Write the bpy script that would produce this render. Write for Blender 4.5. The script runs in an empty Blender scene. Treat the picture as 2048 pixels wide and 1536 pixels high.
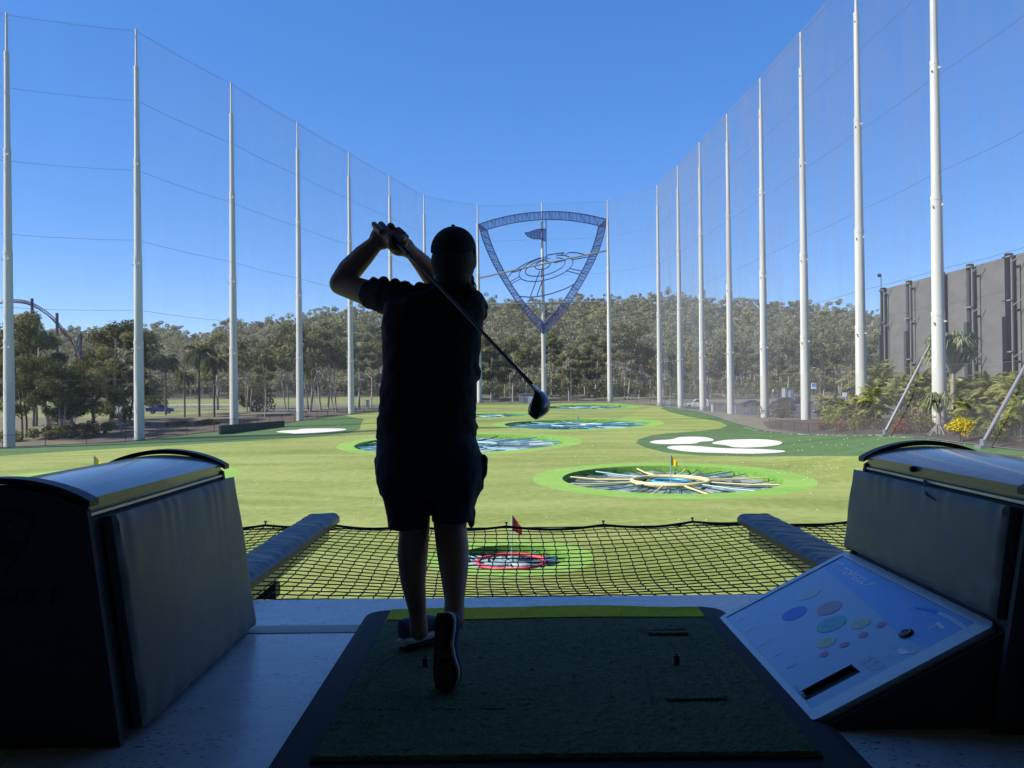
import bpy, bmesh, math, random
import numpy as np
from mathutils import Vector, Matrix, geometry
R = math.radians
random.seed(7)
rng = np.random.default_rng(11)
S = bpy.context.scene
COL = S.collection

# ------------------------------------------------------------------ camera
FPX, CAMZ, PITCH, ROLL = 1547.0, 1.12, R(.37), R(-.65)
CR = Matrix.Rotation(math.pi/2+PITCH, 3, 'X') @ Matrix.Rotation(ROLL, 3, 'Z')
cam = bpy.data.cameras.new('camera'); cam.sensor_width = 36; cam.lens = 36*FPX/2048
cam.clip_start = .05; cam.clip_end = 9000
camo = bpy.data.objects.new('camera', cam); COL.objects.link(camo)
camo.matrix_world = Matrix.Translation((0, 0, CAMZ)) @ CR.to_4x4()
S.camera = camo
# ------------------------------------------------------------------ light
SUN_EL, SUN_AZ = R(40), R(-102)          # azimuth clockwise from +Y: sun at the left, a little behind
w = bpy.data.worlds.new('World'); S.world = w; w.use_nodes = True
nt = w.node_tree; sky = nt.nodes.new('ShaderNodeTexSky'); sky.sky_type = 'NISHITA'
sky.sun_disc = False; sky.sun_elevation = SUN_EL; sky.sun_rotation = SUN_AZ
sky.air_density = .7; sky.dust_density = 0; sky.ozone_density = 6
bg = nt.nodes['Background']; bg.inputs[1].default_value = .15
hs = nt.nodes.new('ShaderNodeHueSaturation'); hs.inputs['Saturation'].default_value = 1.49; hs.inputs['Hue'].default_value = .513
gm = nt.nodes.new('ShaderNodeGamma'); gm.inputs[1].default_value = .62
nt.links.new(sky.outputs[0], gm.inputs[0]); nt.links.new(gm.outputs[0], hs.inputs['Color']); nt.links.new(hs.outputs[0], bg.inputs[0])
sl = bpy.data.lights.new('sun', 'SUN'); sl.energy = 3.6; sl.angle = R(.5); sl.color = (1, .93, .82)
so = bpy.data.objects.new('sun', sl); COL.objects.link(so)
sd = Vector((math.sin(SUN_AZ)*math.cos(SUN_EL), math.cos(SUN_AZ)*math.cos(SUN_EL), math.sin(SUN_EL)))
so.rotation_euler = sd.to_track_quat('Z', 'Y').to_euler()
so.location = (-30, -10, 60)
S.view_settings.view_transform = 'Standard'; S.view_settings.look = 'None'
S.view_settings.exposure = 1.3; S.view_settings.gamma = 1
S.render.engine = 'CYCLES'
S.cycles.max_bounces = 8; S.cycles.transparent_max_bounces = 16; S.cycles.diffuse_bounces = 3
S.cycles.use_denoising = True
S.cycles.caustics_reflective = False; S.cycles.caustics_refractive = False

# ------------------------------------------------------------------ picture -> place
def ray(u, v): return CR @ Vector(((u-1024)/FPX, -(v-768)/FPX, -1))
def G(u, v, z=0.0):                       # where the sight line meets height z
    d = ray(u, v); t = (z-CAMZ)/d.z; return Vector((d.x*t, d.y*t, z))
def A(u, v, Y):                           # where the sight line reaches distance Y
    d = ray(u, v); t = Y/d.y; return Vector((d.x*t, Y, CAMZ+d.z*t))
def U(x, y, z=0):                         # picture column of a place
    q = CR.transposed() @ Vector((x, y, z-CAMZ)); return 1024-FPX*q.x/q.z

# ------------------------------------------------------------------ materials
def mat(name, col, rough=.7, metal=0, spec=.5, noise=None, bump=None, col2=None, coat=0, trans=0):
    """noise=(scale, amount): mottling towards col2; bump=(scale, strength, distance)"""
    m = bpy.data.materials.new(name); m.use_nodes = True; n = m.node_tree.nodes; l = m.node_tree.links
    b = n['Principled BSDF']; b.inputs['Roughness'].default_value = rough; b.inputs['Metallic'].default_value = metal
    b.inputs['Specular IOR Level'].default_value = spec; b.inputs['Base Color'].default_value = (*col, 1)
    b.inputs['Coat Weight'].default_value = coat
    if noise or bump: tc = n.new('ShaderNodeTexCoord')
    if noise:
        t = n.new('ShaderNodeTexNoise'); t.inputs['Scale'].default_value = noise[0]; t.inputs['Detail'].default_value = 6
        mp = n.new('ShaderNodeMapping'); mp.inputs['Scale'].default_value = noise[2] if len(noise) > 2 else (1, 1, 1)
        l.new(tc.outputs['Object'], mp.inputs[0]); l.new(mp.outputs[0], t.inputs['Vector'])
        r = n.new('ShaderNodeValToRGB'); r.color_ramp.elements[0].position = .5-.5*(1-noise[1]*.5); r.color_ramp.elements[1].position = .5+.5*(1-noise[1]*.5)
        r.color_ramp.elements[0].position = .3; r.color_ramp.elements[1].position = .7
        c2 = col2 or tuple(c*(1-noise[1]) for c in col)
        r.color_ramp.elements[0].color = (*c2, 1); r.color_ramp.elements[1].color = (*col, 1)
        l.new(t.outputs[0], r.inputs[0]); l.new(r.outputs[0], b.inputs['Base Color'])
    if bump:
        t2 = n.new('ShaderNodeTexNoise'); t2.inputs['Scale'].default_value = bump[0]; t2.inputs['Detail'].default_value = 4
        l.new(tc.outputs['Object'], t2.inputs['Vector'])
        bp = n.new('ShaderNodeBump'); bp.inputs['Strength'].default_value = bump[1]; bp.inputs['Distance'].default_value = bump[2]
        l.new(t2.outputs[0], bp.inputs['Height']); l.new(bp.outputs[0], b.inputs['Normal'])
    return m

def leafmat(name, dark, light, trans=.25):
    m = bpy.data.materials.new(name); m.use_nodes = True; n = m.node_tree.nodes; l = m.node_tree.links
    n.remove(n['Principled BSDF']); out = n['Material Output']
    at = n.new('ShaderNodeAttribute'); at.attribute_name = 'tint'
    r = n.new('ShaderNodeValToRGB'); r.color_ramp.elements[0].color = (*dark, 1); r.color_ramp.elements[1].color = (*light, 1)
    oi = n.new('ShaderNodeObjectInfo'); h = n.new('ShaderNodeHueSaturation')
    mr = n.new('ShaderNodeMapRange'); mr.inputs[3].default_value = .75; mr.inputs[4].default_value = 1.25
    l.new(oi.outputs['Random'], mr.inputs[0]); l.new(mr.outputs[0], h.inputs['Value'])
    l.new(at.outputs['Fac'], r.inputs[0]); l.new(r.outputs[0], h.inputs['Color'])
    d = n.new('ShaderNodeBsdfDiffuse'); t = n.new('ShaderNodeBsdfTranslucent'); mx = n.new('ShaderNodeMixShader')
    mx.inputs[0].default_value = trans
    l.new(h.outputs[0], d.inputs[0]); l.new(h.outputs[0], t.inputs[0])
    l.new(d.outputs[0], mx.inputs[1]); l.new(t.outputs[0], mx.inputs[2]); l.new(mx.outputs[0], out.inputs[0])
    return m

def netmat(name, col, cover, streak=.5):
    """A knitted net too fine to see its threads: its coverage grows as the cloth is seen more edge-on."""
    m = bpy.data.materials.new(name); m.use_nodes = True; n = m.node_tree.nodes; l = m.node_tree.links
    n.remove(n['Principled BSDF']); out = n['Material Output']
    g = n.new('ShaderNodeNewGeometry'); dt = n.new('ShaderNodeVectorMath'); dt.operation = 'DOT_PRODUCT'
    l.new(g.outputs['Normal'], dt.inputs[0]); l.new(g.outputs['Incoming'], dt.inputs[1])
    ab = n.new('ShaderNodeMath'); ab.operation = 'ABSOLUTE'; l.new(dt.outputs['Value'], ab.inputs[0])
    mxn = n.new('ShaderNodeMath'); mxn.operation = 'MAXIMUM'; mxn.inputs[1].default_value = .12; l.new(ab.outputs[0], mxn.inputs[0])
    dv = n.new('ShaderNodeMath'); dv.operation = 'DIVIDE'; dv.inputs[0].default_value = cover; l.new(mxn.outputs[0], dv.inputs[1])
    tc = n.new('ShaderNodeTexCoord'); mp = n.new('ShaderNodeMapping'); mp.inputs['Scale'].default_value = (1, 1, .25)
    ns = n.new('ShaderNodeTexNoise'); ns.inputs['Scale'].default_value = .35; ns.inputs['Detail'].default_value = 5; ns.inputs['Distortion'].default_value = .8
    l.new(tc.outputs['Object'], mp.inputs[0]); l.new(mp.outputs[0], ns.inputs['Vector'])
    mr = n.new('ShaderNodeMapRange'); mr.inputs[1].default_value = .3; mr.inputs[2].default_value = .75; mr.inputs[3].default_value = 1-streak*.4; mr.inputs[4].default_value = 1+streak
    l.new(ns.outputs[0], mr.inputs[0])
    ml = n.new('ShaderNodeMath'); ml.operation = 'MULTIPLY'; ml.use_clamp = True
    l.new(dv.outputs[0], ml.inputs[0]); l.new(mr.outputs[0], ml.inputs[1])
    tr = n.new('ShaderNodeBsdfTransparent'); df = n.new('ShaderNodeBsdfDiffuse'); df.inputs[0].default_value = (*col, 1)
    tl = n.new('ShaderNodeBsdfTranslucent'); tl.inputs[0].default_value = (*col, 1); m2 = n.new('ShaderNodeMixShader'); m2.inputs[0].default_value = .4
    l.new(df.outputs[0], m2.inputs[1]); l.new(tl.outputs[0], m2.inputs[2])
    ms = n.new('ShaderNodeMixShader')
    l.new(ml.outputs[0], ms.inputs[0]); l.new(tr.outputs[0], ms.inputs[1]); l.new(m2.outputs[0], ms.inputs[2]); l.new(ms.outputs[0], out.inputs[0])
    return m

M = {}
def turf(name, c1, c2, streak=(.12, .5, 1)):
    """mown artificial turf: broad soft bands, fine grain"""
    m = bpy.data.materials.new(name); m.use_nodes = True; n = m.node_tree.nodes; l = m.node_tree.links
    b = n['Principled BSDF']; b.inputs['Roughness'].default_value = .85; b.inputs['Specular IOR Level'].default_value = .15
    tc = n.new('ShaderNodeTexCoord'); mp = n.new('ShaderNodeMapping'); mp.inputs['Scale'].default_value = streak
    mp.inputs['Rotation'].default_value = (0, 0, R(-12))
    a = n.new('ShaderNodeTexNoise'); a.inputs['Scale'].default_value = .45; a.inputs['Detail'].default_value = 7; a.inputs['Distortion'].default_value = 1.2
    f = n.new('ShaderNodeTexNoise'); f.inputs['Scale'].default_value = 2.2; f.inputs['Detail'].default_value = 8
    l.new(tc.outputs['Object'], mp.inputs[0]); l.new(mp.outputs[0], a.inputs['Vector']); l.new(tc.outputs['Object'], f.inputs['Vector'])
    ad = n.new('ShaderNodeMath'); ad.operation = 'ADD'; l.new(a.outputs[0], ad.inputs[0])
    sc = n.new('ShaderNodeMath'); sc.operation = 'MULTIPLY'; sc.inputs[1].default_value = .70; l.new(f.outputs[0], sc.inputs[0]); l.new(sc.outputs[0], ad.inputs[1])
    r = n.new('ShaderNodeValToRGB'); r.color_ramp.elements[0].position = .60; r.color_ramp.elements[1].position = 1.0
    r.color_ramp.elements[0].color = (*c1, 1); r.color_ramp.elements[1].color = (*c2, 1)
    l.new(ad.outputs[0], r.inputs[0]); l.new(r.outputs[0], b.inputs['Base Color'])
    return m
M['fairway'] = turf('fairway_turf', (.148, .188, .042), (.25, .29, .090))
M['rough'] = turf('rough_turf', (.050, .100, .036), (.088, .150, .060))
M['lime'] = turf('lime_turf', (.155, .30, .050), (.225, .375, .085))
M['sand'] = mat('bunker_turf', (.60, .57, .53), .9, noise=(2, .06))
M['ground'] = mat('dry_ground', (.13, .125, .062), .95, noise=(.25, .3), col2=(.10, .085, .055))
M['lawn'] = mat('lawn', (.19, .20, .055), .95, noise=(.08, .3, (.3, 1, 1)), col2=(.13, .155, .045))
M['mulch'] = mat('mulch', (.115, .085, .062), .95, noise=(.9, .5), bump=(2, 1, .2))
M['asphalt'] = mat('asphalt', (.13, .13, .135), .9, noise=(1, .2))
M['carpark'] = mat('car_park_asphalt', (.085, .085, .09), .9, noise=(1, .2))
M['bed'] = mat('garden_soil', (.06, .042, .03), .95, noise=(2, .5))
M['pole'] = mat('pole_paint', (.50, .505, .475), .5, noise=(.5, .10, (3, 3, .3)))
M['steel'] = mat('galvanised_steel', (.33, .33, .33), .45, metal=.7)
M['black'] = mat('black_plastic', (.012, .013, .016), .5)
M['cable'] = mat('cable', (.075, .09, .12), .7)
M['netL'] = netmat('net_cloth', (.16, .17, .21), .055, .4)
M['netR'] = netmat('net_cloth_dense', (.21, .22, .25), .070, .9)
M['skirt'] = netmat('net_skirt', (.24, .245, .25), .06, .5)
M['shieldnet'] = netmat('shield_mesh', (.045, .10, .32), .50, .05)
M['shieldline'] = mat('shield_tube', (.022, .055, .20), .5)
M['bark'] = mat('pale_bark', (.36, .33, .29), .9, noise=(1.2, .45, (3, 3, .6)))
M['barkdark'] = mat('brown_bark', (.13, .105, .085), .9, noise=(2, .4))
M['gum'] = leafmat('gum_leaves', (.085, .095, .038), (.26, .25, .105), .38)
M['gumd'] = leafmat('dense_gum_leaves', (.050, .062, .024), (.19, .185, .07), .35)
M['forest'] = leafmat('forest_leaves', (.10, .105, .055), (.30, .29, .165), .40)
M['hillside'] = mat('wooded_hillside', (.075, .078, .040), .95, noise=(.06, .4))
M['palmleaf'] = leafmat('palm_fronds', (.028, .045, .012), (.10, .12, .04), .3)
M['cane'] = leafmat('cane_palm_fronds', (.11, .15, .035), (.40, .40, .11), .4)
M['pandan'] = leafmat('pandanus_leaves', (.12, .15, .075), (.40, .43, .25), .3)
M['croton'] = leafmat('red_foliage', (.13, .05, .035), (.42, .16, .10), .35)
M['yellow'] = leafmat('yellow_foliage', (.40, .31, .02), (.68, .58, .06), .3)
M['shrub'] = leafmat('shrub_leaves', (.08, .11, .028), (.32, .34, .09), .35)
M['shrubdry'] = leafmat('dry_shrub_leaves', (.075, .075, .035), (.21, .20, .10), .3)
M['white'] = mat('white_paint', (.78, .78, .76), .5)
M['glass'] = mat('dark_glass', (.02, .025, .03), .08, spec=.8)
M['tyre'] = mat('tyre', (.02, .02, .02), .9)

# ------------------------------------------------------------------ mesh helpers
class MB:
    def __init__(s): s.v = []; s.f = []; s.smooth = True
    def add(s, vs, fs):
        o = len(s.v); s.v += [tuple(p) for p in vs]; s.f += [tuple(i+o for i in f) for f in fs]; return s
    def quad(s, a, b, c, d): return s.add([a, b, c, d], [(0, 1, 2, 3)])
    def box(s, lo, hi, mtx=None):
        x0, y0, z0 = lo; x1, y1, z1 = hi
        vs = [Vector(p) for p in ((x0,y0,z0),(x1,y0,z0),(x1,y1,z0),(x0,y1,z0),(x0,y0,z1),(x1,y0,z1),(x1,y1,z1),(x0,y1,z1))]
        if mtx: vs = [mtx @ p for p in vs]
        return s.add(vs, [(0,3,2,1),(4,5,6,7),(0,1,5,4),(1,2,6,5),(2,3,7,6),(3,0,4,7)])
    def tube(s, pts, rad, n=8, cap=True, flat=1.0):
        pts = [Vector(p) for p in pts]
        rad = [rad]*len(pts) if isinstance(rad, (int, float)) else rad
        t0 = (pts[1]-pts[0]).normalized(); ref = Vector((0, 0, 1)) if abs(t0.z) < .9 else Vector((0, 1, 0))
        nx = t0.cross(ref).normalized(); vs = []; fs = []
        for i, p in enumerate(pts):
            t = (pts[min(i+1, len(pts)-1)]-pts[max(i-1, 0)]).normalized()
            nx = (nx-t*nx.dot(t)).normalized(); ny = t.cross(nx)
            for k in range(n):
                a = 2*math.pi*k/n; vs.append(p+(nx*math.cos(a)+ny*math.sin(a)*flat)*rad[i])
        for i in range(len(pts)-1):
            for k in range(n):
                a, b = i*n+k, i*n+(k+1) % n; fs.append((a, b, b+n, a+n))
        if cap: fs += [tuple(range(n))[::-1], tuple(range((len(pts)-1)*n, len(pts)*n))]
        return s.add(vs, fs)
    def lathe(s, prof, c=(0, 0, 0), n=24, cap=True):
        c = Vector(c); vs = []; fs = []
        for r, z in prof:
            for k in range(n): a = 2*math.pi*k/n; vs.append(c+Vector((r*math.cos(a), r*math.sin(a), z)))
        for i in range(len(prof)-1):
            for k in range(n): a, b = i*n+k, i*n+(k+1) % n; fs.append((a, b, b+n, a+n))
        if cap: fs += [tuple(range(n))[::-1], tuple(range((len(prof)-1)*n, len(prof)*n))]
        return s.add(vs, fs)
    def cone(s, a, b, ra, rb, n=16, m=5, sq=None):
        """tapered capsule with round ends; sq=Vector, k squeezes it along a direction"""
        a, b = Vector(a), Vector(b); t = (b-a).normalized() if (b-a).length > 1e-6 else Vector((0, 0, 1))
        pts, rr = [], []
        for i in range(m): th = -math.pi/2*(1-i/m); pts.append(a+t*ra*math.sin(th)); rr.append(max(ra*math.cos(th), ra*.02))
        pts.append(a); rr.append(ra); pts.append(b); rr.append(rb)
        for i in range(1, m+1): th = math.pi/2*i/m; pts.append(b+t*rb*math.sin(th)); rr.append(max(rb*math.cos(th), rb*.02))
        o = len(s.v); 
        ref = Vector((0, 0, 1)) if abs(t.z) < .9 else Vector((0, 1, 0)); nx = t.cross(ref).normalized(); ny = t.cross(nx)
        vs = []; fs = []
        for p, r in zip(pts, rr):
            for k in range(n):
                q = 2*math.pi*k/n; d = (nx*math.cos(q)+ny*math.sin(q))*r
                if sq: d = d-sq[0]*(d.dot(sq[0])*(1-sq[1]))
                vs.append(p+d)
        L = len(pts)
        for i in range(L-1):
            for k in range(n): x, y = i*n+k, i*n+(k+1) % n; fs.append((x, y, y+n, x+n))
        fs += [tuple(range(n))[::-1], tuple(range((L-1)*n, L*n))]
        return s.add(vs, fs)
    def chain(s, pts, rad, n=16, sq=None):
        for i in range(len(pts)-1): s.cone(pts[i], pts[i+1], rad[i], rad[i+1], n, 5, sq)
        return s
    def ell(s, c, r, mtx=None, n=20, m=14):
        c = Vector(c); vs = []; fs = []
        for i in range(m+1):
            th = math.pi*(i/m)-math.pi/2
            for k in range(n):
                a = 2*math.pi*k/n; ct = max(math.cos(th), .01)
                d = Vector((r[0]*ct*math.cos(a), r[1]*ct*math.sin(a), r[2]*math.sin(th)))
                vs.append(c+(mtx @ d if mtx else d))
        for i in range(m):
            for k in range(n): a, b = i*n+k, i*n+(k+1) % n; fs.append((a, b, b+n, a+n))
        fs += [tuple(range(n))[::-1], tuple(range(m*n, (m+1)*n))]
        return s.add(vs, fs)
    def loft(s, rings, cap=True):
        n = len(rings[0]); vs = [p for r in rings for p in r]; fs = []
        for i in range(len(rings)-1):
            for k in range(n): a, b = i*n+k, i*n+(k+1) % n; fs.append((a, b, b+n, a+n))
        if cap: fs += [tuple(range(n))[::-1], tuple(range((len(rings)-1)*n, len(rings)*n))]
        return s.add(vs, fs)
    def prism(s, poly, off):
        """a closed outline of 3-D points pushed along off"""
        n = len(poly); off = Vector(off); poly = [Vector(p) for p in poly]
        return s.add(poly+[p+off for p in poly], [tuple(range(n))[::-1], tuple(range(n, 2*n))]+[(i, (i+1) % n, n+(i+1) % n, n+i) for i in range(n)])

def mesh(name, mb, m, smooth=True):
    me = bpy.data.meshes.new(name); me.from_pydata([tuple(p) for p in mb.v], [], mb.f); me.materials.append(m)
    bm = bmesh.new(); bm.from_mesh(me); bmesh.ops.recalc_face_normals(bm, faces=bm.faces); bm.to_mesh(me); bm.free()
    if smooth:
        me.polygons.foreach_set('use_smooth', [True]*len(me.polygons))
        try: me.set_sharp_from_angle(angle=R(38))
        except Exception: pass
    me.update(); return me
def link(name, me, parent=None, loc=None):
    o = bpy.data.objects.new(name, me); COL.objects.link(o)
    if parent: o.parent = parent
    if loc is not None: o.location = loc
    return o
def obj(name, mb, m, parent=None, smooth=True, base=None):
    """base: origin given to the part (in its parent's space or the world)"""
    return link(name, mesh(name, mb, m, smooth), parent)
def tag(o, label=None, cat=None, group=None, kind=None):
    if label: o['label'] = label
    if cat: o['category'] = cat
    if group: o['group'] = group
    if kind: o['kind'] = kind
    return o
def thing(name, label, cat, loc=(0, 0, 0), group=None):
    o = bpy.data.objects.new(name, None); COL.objects.link(o); o.location = loc; o.empty_display_size = .2
    return tag(o, label, cat, group)
def at0(o):                                # local builder: subtract the thing's base from world points
    b = Vector(o.location); return lambda p: Vector(p)-b
def dup(root, loc=None, rotz=None, scale=None, label=None, group=None):
    r = root.copy(); COL.objects.link(r)
    if loc is not None: r.location = loc
    if rotz is not None: r.rotation_euler = (0, 0, rotz)
    if scale is not None: r.scale = scale if hasattr(scale, '__len__') else (scale,)*3
    if label: r['label'] = label
    if group: r['group'] = group
    for ch in list(root.children):
        c = ch.copy(); COL.objects.link(c); c.parent = r
        for g in list(ch.children):
            d = g.copy(); COL.objects.link(d); d.parent = c
    return r
def remesh(name, mb, m, voxel, smooth=6, disp=None, parent=None):
    """one continuous skin over overlapping solids"""
    o = link('shell', mesh('shell', mb, m, False))
    k = o.modifiers.new('r', 'REMESH'); k.mode = 'VOXEL'; k.voxel_size = voxel
    if smooth: q = o.modifiers.new('s', 'SMOOTH'); q.iterations = smooth; q.factor = .5
    if disp:
        t = bpy.data.textures.new('folds', 'CLOUDS'); t.noise_scale = disp[0]; t.noise_depth = 2
        d = o.modifiers.new('d', 'DISPLACE'); d.texture = t; d.strength = disp[1]; d.mid_level = .5; d.texture_coords = 'GLOBAL'
    dg = bpy.context.evaluated_depsgraph_get()
    me = bpy.data.meshes.new_from_object(o.evaluated_get(dg)); me.name = name
    bpy.data.objects.remove(o)
    me.polygons.foreach_set('use_smooth', [True]*len(me.polygons))
    return link(name, me, parent)
def sstep(x, a, b):
    t = np.clip((np.asarray(x, float)-a)/(b-a), 0, 1); return t*t*(3-2*t)

# ------------------------------------------------------------------ terrain
def ZF(x, y):                             # the playing field
    x = np.asarray(x, float); y = np.asarray(y, float)
    z = np.interp(y, [0, 30, 48, 75, 90, 100, 125, 157, 172, 400], [-4.9, -4.7, -4.5, -4.07, -3.72, -3.45, -3.0, -2.55, -1.95, -1.9])
    z = z-.012*np.clip(-x-15, 0, 60)
    b = np.interp(y, [0, 47, 59, 65, 69, 75, 81], [1.5, 1.47, 1.33, 1.06, .67, .35, 0])*sstep(x, 18, 31)
    return z+b+.10*np.sin(x*.21+.7)*np.sin(y*.11)*sstep(y, 50, 70)
RU = [-900, 0, 200, 300, 355, 376, 414, 440, 540, 600, 650, 700, 800, 980, 1100, 1190, 1300, 1400, 1480, 1550, 1650, 1750, 1850, 2050, 2900]
RV = [690, 668, 664, 656, 657, 677, 677, 657, 648, 640, 627, 620, 612, 606, 611, 603, 597, 603, 606, 614, 620, 629, 636, 650, 700]
def ZO(x, y):                             # the land outside
    x = np.asarray(x, float); y = np.asarray(y, float)
    left = np.interp(y, [0, 60, 85, 100, 120, 135, 150, 215, 300], [-5.6, -5.3, -5.0, -4.7, -4.2, -3.5, -2.95, -2.6, .4])
    right = np.interp(y, [0, 80, 95, 170, 215, 300], [-2.3, -2.4, -3.0, -3.05, -2.4, .2])
    z = left+(right-left)*sstep(x, -12, 28)
    u = 1024+FPX*x/np.maximum(y, 60)
    zr = CAMZ+(778-.0113*(u-1024)-np.interp(u, RU, RV))*520/FPX-10.5
    t = sstep(y, 262, 520)
    hill = z+(zr-z)*t
    back = zr*np.clip(1-(y-520)/900, .1, 1)
    return np.where(y > 520, back, hill)
FIELD = [(-62, 6), (-62, 60), (-60, 71), (-53, 79.5), (-42, 84.5), (-36.3, 97), (-32.6, 113), (-28.3, 130), (-23.6, 145), (-18.7, 160.5), (-8, 170.3), (7, 169.2), (21, 167.6),
         (28.6, 156), (29.4, 140), (29.8, 125), (29.4, 112), (28, 98), (27.6, 86), (29.3, 79), (30.2, 74), (31, 69), (31.2, 59), (31.2, 47), (31.2, 30), (31.2, 6)]
def inpoly(P, poly):
    P = np.asarray(P, float); x, y = P[:, 0], P[:, 1]; r = np.zeros(len(P), bool); n = len(poly)
    for i in range(n):
        x0, y0 = poly[i]; x1, y1 = poly[(i+1) % n]
        c = ((y0 > y) != (y1 > y))
        xi = (x1-x0)*(y-y0)/((y1-y0) if y1 != y0 else 1e-9)+x0
        r ^= c & (x < xi)
    return r
def sdist(P, poly):                       # distance to an outline
    P = np.asarray(P, float); d = np.full(len(P), 1e9); n = len(poly)
    for i in range(n):
        a = np.array(poly[i], float); b = np.array(poly[(i+1) % n], float); e = b-a
        t = np.clip(((P-a) @ e)/(e @ e), 0, 1); d = np.minimum(d, np.hypot(*(P-a-t[:, None]*e).T))
    return d
def ZT(P):
    P = np.atleast_2d(np.asarray(P, float)); ins = inpoly(P, FIELD); d = np.where(ins, 0, sdist(P, FIELD))
    zf = ZF(P[:, 0], P[:, 1]); zo = ZO(P[:, 0], P[:, 1]); w_ = sstep(d, .3, 6)
    return np.where(ins, zf, zf*(1-w_)+zo*w_)
def zt(x, y): return float(ZT([(x, y)])[0])
def T(u, v, f=None):                      # where the sight line meets the land
    f = f or (lambda x, y: float(ZF(x, y)))
    z = -4.0
    for _ in range(60):
        p = G(u, v, z); z += .5*(f(p.x, p.y)-z)
    return p.x, p.y
def TL(pts): return [T(*p) for p in pts]
def smoothpoly(pts, k=3):                 # Chaikin
    for _ in range(k):
        q = []
        for i in range(len(pts)):
            a, b = pts[i], pts[(i+1) % len(pts)]
            q += [(a[0]*.75+b[0]*.25, a[1]*.75+b[1]*.25), (a[0]*.25+b[0]*.75, a[1]*.25+b[1]*.75)]
        pts = q
    return pts
def circ(cx, cy, r, n=48, ry=None): return [(cx+r*math.cos(2*math.pi*i/n), cy+(ry or r)*math.sin(2*math.pi*i/n)) for i in range(n)]

# targets: centre, hole radius, apron radius
def tgt(u, v, wpx, cpx):
    x, y = T(u, v); return x, y, wpx*y/FPX/2, cpx*y/FPX/2
TG = [tgt(1340, 956, 430, 550), tgt(921, 886, 418, 486), tgt(1155, 847.5, 292, 342), tgt(985, 830, 150, 180), tgt(1170, 813.5, 176, 218), (-.1, 27.0, 1.95, 2.9), (-27.6, 51.0, 7.0, 9.1), (-.0, 0, 0, 0)]
TG = TG[:-1]
bunk = [smoothpoly(TL(p), 2) for p in (
    [(1296,884),(1312,880),(1345,879),(1356,874),(1385,873),(1412,874),(1430,879),(1424,882),(1398,883),(1394,887),(1360,888),(1312,888)],
    [(1421,886),(1440,881),(1462,879),(1520,877.5),(1562,882),(1565,887),(1550,891),(1518,894),(1470,895),(1452,890),(1430,888)],
    [(1331,895),(1345,891),(1385,891),(1440,896),(1500,897),(1560,900),(1576,903),(1540,906),(1450,906),(1380,904),(1345,899)],
    [(546,864),(570,860.5),(598,859.5),(600,857.5),(640,856.5),(690,857),(694,859.5),(672,862.5),(640,865),(590,867.5),(580,866)])]
rough_r = TL([(1272,886),(1276,879),(1300,871),(1340,866),(1400,862),(1440,857),(1455,851),(1440,844),(1410,838),(1375,833),(1340,824),(1322,817)])+[(29.2,150),(29.4,140),(29.8,125),(29.4,112),(28,98),(27.6,86),(29.3,79),(30.2,74),(31,69),(31.2,59),(31.2,47)]+TL([(2040,922),(1900,915),(1790,912),(1640,912),(1500,913),(1400,911),(1330,905),(1290,895)])
rough_r = [p for p in rough_r]
rough_l = [(-62,60),(-60,71),(-53,79.5),(-42,84.5),(-36.3,97),(-32.6,113),(-28.3,130)]+TL([(728,838),(722,847),(720,858),(700,866),(600,876),(430,886),(250,896),(100,905),(0,912)])+[(-62,66)]
ROAD = [(-330,205),(-120,200),(-60,196),(0,186),(60,196),(140,210),(330,225),(330,238),(140,222),(60,207),(0,197),(-60,208),(-120,212),(-330,218)]
LAWN = [(-330,222),(-120,216),(-62,212),(-30,206),(-8,206),(-14,262),(-60,285),(-330,292)]
LAWN2 = [(-110,150),(-75,140),(-62,146),(-56,166),(-62,190),(-140,196),(-160,170)]
CARP = [(33,102),(37,98),(52,100),(120,118),(150,150),(150,186),(60,182),(34,168)]
MULCH = [(-62,100),(-48,92),(-42.5,90.5),(-37.5,102),(-33.5,118),(-29,133),(-24.5,148),(-26,154),(-34,150),(-46,140),(-62,128)]
BED = [(31.8,6),(31.8,59),(31.6,69.5),(30.7,75),(30,80),(29,88),(31,96),(50,98),(56,80),(56,6)]
zones = [('lime', circ(x, y, rc), i) for i, (x, y, r, rc) in enumerate(TG)]
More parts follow.
